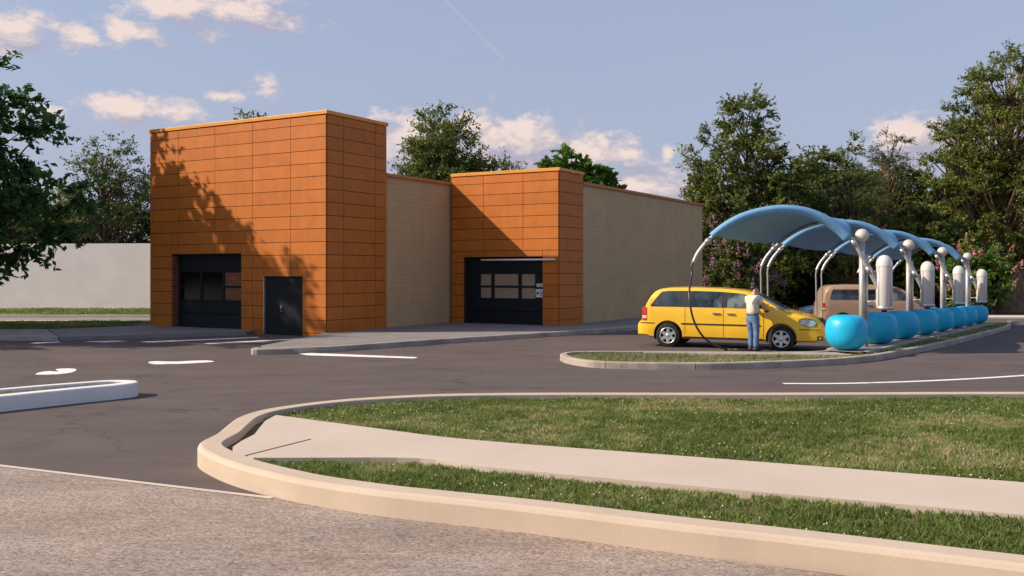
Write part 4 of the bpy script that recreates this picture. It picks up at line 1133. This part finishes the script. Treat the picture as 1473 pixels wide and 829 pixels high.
quick('feathery tall tree above the beige wall between the two orange blocks', 640, 146, 64, 3.2, 'leaf_mid', 42, .2, nclus=280, leaves=14, lsize=.22, tlen=1.3, flat=.3, env=[(0, 0, 7.4, 3.6, 3, 3.6), (-.3, 0, 10.6, 2.3, 2.2, 2.6), (-.6, 0, 12.3, 1.0, 1.0, .9)])
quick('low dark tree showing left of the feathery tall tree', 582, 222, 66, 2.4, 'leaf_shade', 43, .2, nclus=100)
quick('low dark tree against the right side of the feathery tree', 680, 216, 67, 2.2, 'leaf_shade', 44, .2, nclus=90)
quick('small loose grey-green tree between feathery and bright green trees', 733, 214, 70, 1.5, 'leaf_mid', 45, .3, nclus=60, leaves=11, lsize=.2)
quick('bright green large-leaved tree above the low orange block', 816, 214, 60, 3.5, 'leaf_fresh', 46, .35, nclus=190, leaves=13, lsize=.42, tlen=.9, aspect=.5, flat=.8)
# right-hand mass
quick('big spreading tree with fine feathery crown right of the building', 1074, 122, 66, 5.2, 'leaf_olive', 51, .1, nclus=460, twigs=11, leaves=17, lsize=.22, tlen=1.05, spread=.05, trunk_r=.35, limb=.07, env=[(-.2, 0, 5.6, 6.0, 4.6, 4.6), (0, 0, 9.8, 4.6, 3.6, 3.6), (-.2, 0, 13.2, 2.5, 2.3, 2.3)])
quick('dark tree top in the gap right of the spreading tree', 1212, 192, 76, 2.7, 'leaf_mid', 52, .1, nclus=200)
quick('layered pine with pale bare boughs at mid-right', 1224, 238, 65, 3.1, 'needle', 53, .12, name='pine_tree', nclus=240, twigs=10, leaves=18, lsize=.17, tlen=.95, flat=.2, aspect=.22, barkm=M['bark_red'], hollow=.25, limb=.1, droop=.1)
quick('slim thin-crowned pine standing above its neighbours', 1278, 178, 72, 2.1, 'needle', 54, .45, name='pine_tree', nclus=90, twigs=8, leaves=13, lsize=.2, tlen=.9, flat=.2, aspect=.25, barkm=M['bark_red'], limb=.1, hollow=.2)
quick('rounded deep green tree behind the canopies, left of the huge tree', 1322, 285, 66, 3.2, 'leaf_mid', 55, .03, nclus=260, lsize=.32, tlen=.9, leaves=14)
quick('huge tree with thick red-brown trunk at the right edge', 1452, 74, 70, 6.0, 'leaf_olive', 56, .2, nclus=560, twigs=11, leaves=17, lsize=.22, tlen=1.15, trunk_r=.78, barkm=M['bark_red'], limb=.10, fork=.2,
      env=[(0, 0, 8.0, 6.8, 5, 4.2), (-.5, 0, 12.5, 5.2, 4.4, 4.2), (.4, 0, 16.4, 3.4, 3.0, 2.8), (-4.0, 0, 9.5, 3.2, 2.6, 2.4)], hollow=.3)
quick('flowering tree with salmon blossom behind the far canopy', 1408, 335, 62, 2.0, 'leaf_fresh', 57, .05, nclus=110, lsize=.22, tlen=.8, flowers=M['salmon'], nfl=50, flsize=.13, name='flowering_tree')
quick('tall pink-flowering shrub at the end of the beige wall', 1062, 320, 54, 1.95, 'leaf_mid', 58, .03, nclus=120, lsize=.20, tlen=.75, leaves=12, flowers=M['pink'], nfl=85, flsize=.11, name='flowering_shrub', cat='shrub')
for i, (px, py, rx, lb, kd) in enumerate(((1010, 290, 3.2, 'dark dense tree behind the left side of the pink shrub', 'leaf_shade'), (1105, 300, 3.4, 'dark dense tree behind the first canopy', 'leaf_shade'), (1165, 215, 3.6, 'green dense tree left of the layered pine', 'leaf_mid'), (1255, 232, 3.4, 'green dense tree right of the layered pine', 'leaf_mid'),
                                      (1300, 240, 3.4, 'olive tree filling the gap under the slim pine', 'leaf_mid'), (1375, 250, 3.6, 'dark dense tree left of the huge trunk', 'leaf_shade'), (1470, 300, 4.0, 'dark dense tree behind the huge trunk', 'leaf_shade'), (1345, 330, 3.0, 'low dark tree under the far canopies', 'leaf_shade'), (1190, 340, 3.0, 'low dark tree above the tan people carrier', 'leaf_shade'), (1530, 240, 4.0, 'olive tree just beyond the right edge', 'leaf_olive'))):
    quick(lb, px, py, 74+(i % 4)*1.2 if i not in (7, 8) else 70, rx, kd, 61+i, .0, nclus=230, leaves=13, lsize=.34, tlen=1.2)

# ------------------------------------------------------------------ grass
def inside(px, py, poly):
    res = np.zeros(len(px), bool); n = len(poly); j = n-1
    for i in range(n):
        xi, yi = poly[i]; xj, yj = poly[j]
        c = ((yi > py) != (yj > py)) & (px < (xj-xi)*(py-yi)/((yj-yi) or 1e-9)+xi); res ^= c; j = i
    return res
def vnoise(x, y, s, seed):
    rg = np.random.default_rng(seed); g = rg.random((256, 256)); u = x*s+500; v = y*s+500
    i = np.floor(u).astype(int); j = np.floor(v).astype(int); fu = u-i; fv = v-j; fu = fu*fu*(3-2*fu); fv = fv*fv*(3-2*fv)
    a = g[i % 256, j % 256]; b = g[(i+1) % 256, j % 256]; c = g[i % 256, (j+1) % 256]; d = g[(i+1) % 256, (j+1) % 256]
    return (a*(1-fu)+b*fu)*(1-fv)+(c*(1-fu)+d*fu)*fv
def grass(name, n, box, inc, exc, zf, hgt, wid, seed, label=None):
    rg = np.random.default_rng(seed)
    x = rg.uniform(box[0], box[1], n); y = box[2]+(box[3]-box[2])*rg.random(n)**1.25
    # clumping
    dx = (vnoise(x, y, 9, seed+1)-.5)*.12; x = x+dx
    ok = inside(x, y, inc) & (np.abs(x/np.maximum(y, .1)) < .66) if box[0] > -50 else inside(x, y, inc)
    if exc: ok &= ~inside(x, y, exc)
    ok &= rg.random(len(x)) < np.clip((vnoise(x, y, 2.2, seed+9)*.6+vnoise(x, y, 7, seed+8)*.5-.22)*4, .12, 1)
    x, y = x[ok], y[ok]; n = len(x)
    big = vnoise(x, y, .8, seed+2); mid = vnoise(x, y, 3.0, seed+3); sm = vnoise(x, y, 11, seed+4)
    h = hgt*(.45+.9*mid*.6+.7*sm*.6)*rg.uniform(.6, 1.35, n)
    dryness = np.clip((big-.38)*1.9+(mid-.5)*1.3+(sm-.5)*.5, 0, 1)
    h *= (1-.3*dryness)
    rnd = np.clip(.15+.5*rg.random(n)+.55*dryness-.1+.25*(sm-.5), 0, 1)
    a = rg.uniform(0, 2*np.pi, n); w = wid*rg.uniform(.6, 1.4, n)
    ln = rg.normal(size=(n, 2))*.42*h[:, None]
    z = zf(x, y)
    v = np.empty((n, 5, 3), np.float32)
    ca, sa = np.cos(a)*w/2, np.sin(a)*w/2
    v[:, 0] = np.stack([x-ca, y-sa, z], 1); v[:, 1] = np.stack([x+ca, y+sa, z], 1)
    v[:, 2] = np.stack([x+ca*.75+ln[:, 0]*.35, y+sa*.75+ln[:, 1]*.35, z+h*.6], 1); v[:, 3] = np.stack([x+ln[:, 0], y+ln[:, 1], z+h], 1); v[:, 4] = np.stack([x-ca*.75+ln[:, 0]*.35, y-sa*.75+ln[:, 1]*.35, z+h*.6], 1)
    me = bpy.data.meshes.new(name); me.vertices.add(n*5); me.vertices.foreach_set('co', v.reshape(-1))
    me.loops.add(n*5); me.loops.foreach_set('vertex_index', np.arange(n*5, dtype=np.int32)); me.polygons.add(n)
    me.polygons.foreach_set('loop_start', np.arange(0, n*5, 5, dtype=np.int32)); me.polygons.foreach_set('loop_total', np.full(n, 5, np.int32)); me.update()
    at = me.attributes.new('rnd', 'FLOAT', 'FACE'); at.data.foreach_set('value', rnd.astype(np.float32)); me.materials.append(M['grass'])
    return tag(link(bpy.data.objects.new(name, me)), label, 'grass', kind='stuff')
inc = [(p.x, p.y) for p in offset(FO, .25)]+[(24, -1.5)]
zc = lambda z: (lambda x, y: np.full(len(x), z))
path_ex = [p for p in path_poly]
for q_ in range(len(path_ex)):
    if path_ex[q_][0] < -2.6: path_ex[q_] = (path_ex[q_][0]-.32, path_ex[q_][1])
grass('grass', 680000, (-3.6, 10.5, 5.0, 15.3), inc, path_ex, zc(.12), .066, .010, 7, 'clover-dotted lawn grass on the foreground island either side of the path')
gzv = lambda add: (lambda x, y: np.array([gz(a, b) for a, b in zip(x, y)])+add)
wpoly = [(p.x, p.y) for p in wi_in]
excw = [(p.x, p.y) for p in sA]+[(p.x, p.y) for p in sC[::-1]]
grass('grass', 90000, (1.2, 24, 20.5, 47), wpoly, excw, gzv(.09), .075, .018, 8, 'short grass inside the wash island kerb')
grass('grass', 15000, (-14, -6.4, 8, 16.8), [(p.x, p.y) for p in li_in], None, zc(.18), .06, .015, 9, 'thin grass inside the white kerb island at left')
grass('grass', 90000, (-60, -8, 33.5, 38.6), [(-13.2, 36.05), (-16.24, 33.42), (-60, 33.42), (-60, 38.6), (-13.5, 38.6)], None, zc(.09), .10, .035, 10, 'shaded grass verge left of the orange block')
grass('grass', 70000, (-60, -8, 44.65, 52.4), [(-60, 44.65), (-8, 44.65), (-8, 52.4), (-60, 52.4)], None, zc(.07), .11, .045, 12, 'sunlit grass verge at the foot of the white wall')
# clover heads
rg = np.random.default_rng(77); n = 5200
x = rg.uniform(-3.5, 10, n); y = rg.uniform(5, 15.2, n)
dens = vnoise(x, y, .9, 5)*.7+vnoise(x, y, 3.5, 6)*.5
pn = [(-3.15, 12.78), (-.37, 10.85), (4.65, 8.68), (13, 5)]
ok = inside(x, y, inc) & ~inside(x, y, path_poly) & (rg.random(n) < np.clip((dens-.52)*2.6, .02, 1))
x, y = x[ok], y[ok]
base = MB(); base.lathe([(.0, -.5), (.42, -.3), (.5, 0), (.38, .35), (0, .5)], n=6, smooth=False)
bv = np.array(base.v); bf = base.f; nv_ = len(bv); m_ = MB()
for xx, yy in zip(x, y):
    s = rg.uniform(.009, .017); h = .125+rg.uniform(.05, .095); b0 = len(m_.v)
    m_.v += [(xx+v[0]*s, yy+v[1]*s, h+v[2]*s) for v in bv]; m_.f += [tuple(i+b0 for i in f) for f in bf]
m_.sm = [False]*len(m_.f)
tag(m_.build('clover_blossom', M['clover'], fixn=False), 'tiny white clover heads scattered through the foreground lawn', 'clover', kind='stuff')

# ------------------------------------------------------------------ sun, sky, camera
Lh = d2*1.0-d1*.735; Lv = Vector((Lh.x, Lh.y, .848)).normalized()
sun = bpy.data.lights.new('sun', 'SUN'); sun.energy = 4.9; sun.angle = R(.55); sun.color = (1.0, .85, .66)
so = link(bpy.data.objects.new('sun', sun)); so.rotation_euler = Lv.to_track_quat('Z', 'Y').to_euler()
elev = math.asin(Lv.z); az = math.atan2(Lv.x, Lv.y)

w = bpy.data.worlds.new('World'); scene.world = w; w.use_nodes = True; nt = w.node_tree; nt.nodes.clear()
outn = nt.nodes.new('ShaderNodeOutputWorld'); bg = nt.nodes.new('ShaderNodeBackground'); L(nt, bg.outputs[0], outn.inputs[0])
S = .15; bg.inputs['Strength'].default_value = S
sky = nt.nodes.new('ShaderNodeTexSky'); sky.sky_type = 'NISHITA'; sky.sun_disc = False; sky.sun_elevation = elev; sky.sun_rotation = az
sky.air_density = 1.0; sky.dust_density = 1.0; sky.ozone_density = 1.0
tc = nt.nodes.new('ShaderNodeTexCoord')
# cloud density group on direction (azimuth, elevation)
gp = bpy.data.node_groups.new('cloud_density', 'ShaderNodeTree')
gp.interface.new_socket('Dir', in_out='INPUT', socket_type='NodeSocketVector'); gp.interface.new_socket('Density', in_out='OUTPUT', socket_type='NodeSocketFloat')
gi = gp.nodes.new('NodeGroupInput'); go = gp.nodes.new('NodeGroupOutput')
clouds = [(25, 40, 62, 34, 1.0), (120, 58, 42, 22, .9), (185, 46, 48, 22, .9), (255, 12, 80, 26, 1.0), (340, 16, 95, 34, 1.1), (300, 42, 28, 16, .7), (180, 158, 70, 22, 1.0), (235, 160, 62, 20, 1.0), (70, 162, 30, 12, .85), (322, 139, 26, 9, .9), (385, 128, 26, 18, .8),
          (600, 195, 70, 34, 1.1), (700, 195, 75, 36, 1.1), (760, 205, 80, 36, 1.2), (840, 225, 85, 32, 1.1), (900, 222, 45, 24, 1.0), (930, 268, 75, 24, 1.1), (660, 235, 150, 34, 1.1), (960, 220, 14, 14, .8), (1305, 192, 62, 30, 1.2), (1350, 215, 90, 36, 1.0), (-120, 90, 90, 40, 1), (1600, 150, 120, 40, 1), (-300, 200, 150, 50, 1), (1900, 90, 160, 50, 1)]
prev = None
for (cx, cy, rx, ry, amp) in clouds:
    a = math.atan((cx-CX)/F); e = math.atan((HOR-cy)/F*math.cos(a)); ra = rx/F*math.cos(a)**2; re = ry/F*math.cos(a)
    mp = gp.nodes.new('ShaderNodeMapping'); mp.vector_type = 'POINT'; mp.inputs['Scale'].default_value = (1/ra, 1/re, 1); mp.inputs['Location'].default_value = (-a/ra, -e/re, 0)
    L(gp, gi.outputs[0], mp.inputs[0]); ln = gp.nodes.new('ShaderNodeVectorMath'); ln.operation = 'LENGTH'; L(gp, mp.outputs[0], ln.inputs[0])
    v = mth(gp, 'MULTIPLY', mth(gp, 'SUBTRACT', 1.25, ln.outputs['Value']), amp)
    prev = v if prev is None else mth(gp, 'MAXIMUM', prev, v)
nz = gp.nodes.new('ShaderNodeTexNoise'); nz.inputs['Scale'].default_value = 30; nz.inputs['Detail'].default_value = 9; nz.inputs['Roughness'].default_value = .66
mp = gp.nodes.new('ShaderNodeMapping'); mp.inputs['Scale'].default_value = (1, 1.7, 1); L(gp, gi.outputs[0], mp.inputs[0]); L(gp, mp.outputs[0], nz.inputs['Vector'])
dn = mth(gp, 'ADD', prev, mth(gp, 'MULTIPLY', mth(gp, 'SUBTRACT', nz.outputs['Fac'], .5), 3.4))
L(gp, dn, go.inputs[0])
def azel(src):
    sp = nt.nodes.new('ShaderNodeSeparateXYZ'); L(nt, src, sp.inputs[0])
    a = mth(nt, 'ARCTAN2', sp.outputs[0], sp.outputs[1]); e = mth(nt, 'ARCSINE', sp.outputs[2])
    cb = nt.nodes.new('ShaderNodeCombineXYZ'); L(nt, a, cb.inputs[0]); L(nt, e, cb.inputs[1]); return cb.outputs[0], e, a
ae, el_, az_ = azel(tc.outputs['Generated'])
g1n = nt.nodes.new('ShaderNodeGroup'); g1n.node_tree = gp; L(nt, ae, g1n.inputs[0])
ofs = nt.nodes.new('ShaderNodeVectorMath'); ofs.operation = 'ADD'; ofs.inputs[1].default_value = (-.016, .016, 0); L(nt, ae, ofs.inputs[0])
g2n = nt.nodes.new('ShaderNodeGroup'); g2n.node_tree = gp; L(nt, ofs.outputs[0], g2n.inputs[0])
mr = nt.nodes.new('ShaderNodeMapRange'); mr.interpolation_type = 'SMOOTHSTEP'; mr.inputs['From Min'].default_value = .0; mr.inputs['From Max'].default_value = .95; L(nt, g1n.outputs[0], mr.inputs['Value'])
lit = mth(nt, 'MULTIPLY_ADD', mth(nt, 'SUBTRACT', g1n.outputs[0], g2n.outputs[0]), .85, .34, True)
def sc(c): return tuple(v/S for v in c)
cc_ = mixc(nt, lit, sc((.36, .335, .42)), sc((.72, .585, .53)))
# veil tinting the clear sky towards lavender, stronger near the horizon
veilf = nt.nodes.new('ShaderNodeMapRange'); veilf.inputs['From Min'].default_value = 0; veilf.inputs['From Max'].default_value = .8; veilf.inputs['To Min'].default_value = .92; veilf.inputs['To Max'].default_value = .25; L(nt, el_, veilf.inputs['Value'])
veil = mixc(nt, veilf.outputs[0], sky.outputs[0], sc((.29, .312, .425)))
wisp = noise(nt, 5, 6, .6, (lambda m: (L(nt, ae, m.inputs[0]), m.outputs[0])[1])((lambda m: (m.inputs['Scale'].__setattr__('default_value', (1, 4, 1)), m)[1])(nt.nodes.new('ShaderNodeMapping'))))
wf = mth(nt, 'MULTIPLY', mth(nt, 'SUBTRACT', wisp, .48), 1.2, None, True)
veil = mixc(nt, mth(nt, 'MULTIPLY', wf, .6), veil, sc((.40, .40, .49)))
# contrail from px (640,0) to (725,85)
def pxae(x, y):
    a = math.atan((x-CX)/F); return a, math.atan((HOR-y)/F*math.cos(a))
(a0, e0), (a1, e1) = pxae(640, 0), pxae(725, 85); dl = math.hypot(a1-a0, e1-e0); ux, uy = (a1-a0)/dl, (e1-e0)/dl
sp = nt.nodes.new('ShaderNodeSeparateXYZ'); L(nt, ae, sp.inputs[0])
da = mth(nt, 'SUBTRACT', sp.outputs[0], a0); de = mth(nt, 'SUBTRACT', sp.outputs[1], e0)
al = mth(nt, 'ADD', mth(nt, 'MULTIPLY', da, ux), mth(nt, 'MULTIPLY', de, uy)); pe = mth(nt, 'ABSOLUTE', mth(nt, 'SUBTRACT', mth(nt, 'MULTIPLY', da, uy), mth(nt, 'MULTIPLY', de, ux)))
cf = mth(nt, 'SUBTRACT', 1, mth(nt, 'DIVIDE', pe, .0011), None, True)
cf = mth(nt, 'MULTIPLY', cf, mth(nt, 'LESS_THAN', al, dl)); cf = mth(nt, 'MULTIPLY', cf, mth(nt, 'GREATER_THAN', al, -.1)); cf = mth(nt, 'MULTIPLY', cf, .24)
veil = mixc(nt, cf, veil, sc((.55, .52, .58)))
fin = mixc(nt, mth(nt, 'MULTIPLY', mr.outputs[0], .92), veil, cc_)
L(nt, fin, bg.inputs['Color'])

cam = bpy.data.cameras.new('camera'); co = link(bpy.data.objects.new('camera', cam)); co.location = (0, 0, H); co.rotation_euler = (R(90), 0, 0)
cam.sensor_width = 36; cam.lens = F/1473*36; cam.shift_y = -(414.5-HOR)/1473; cam.clip_end = 6000; cam.clip_start = .1
scene.camera = co
scene.view_settings.view_transform = 'Standard'; scene.view_settings.look = 'None'; scene.view_settings.gamma = 1; scene.view_settings.exposure = 0.35
scene.view_settings.use_curve_mapping = False
scene.render.engine = 'CYCLES'
cy = scene.cycles; cy.use_denoising = True; cy.max_bounces = 6; cy.diffuse_bounces = 3; cy.glossy_bounces = 3; cy.transmission_bounces = 3; cy.transparent_max_bounces = 4
cy.use_adaptive_sampling = True; cy.adaptive_threshold = .015
try: cy.denoiser = 'OPENIMAGEDENOISE'
except Exception: pass
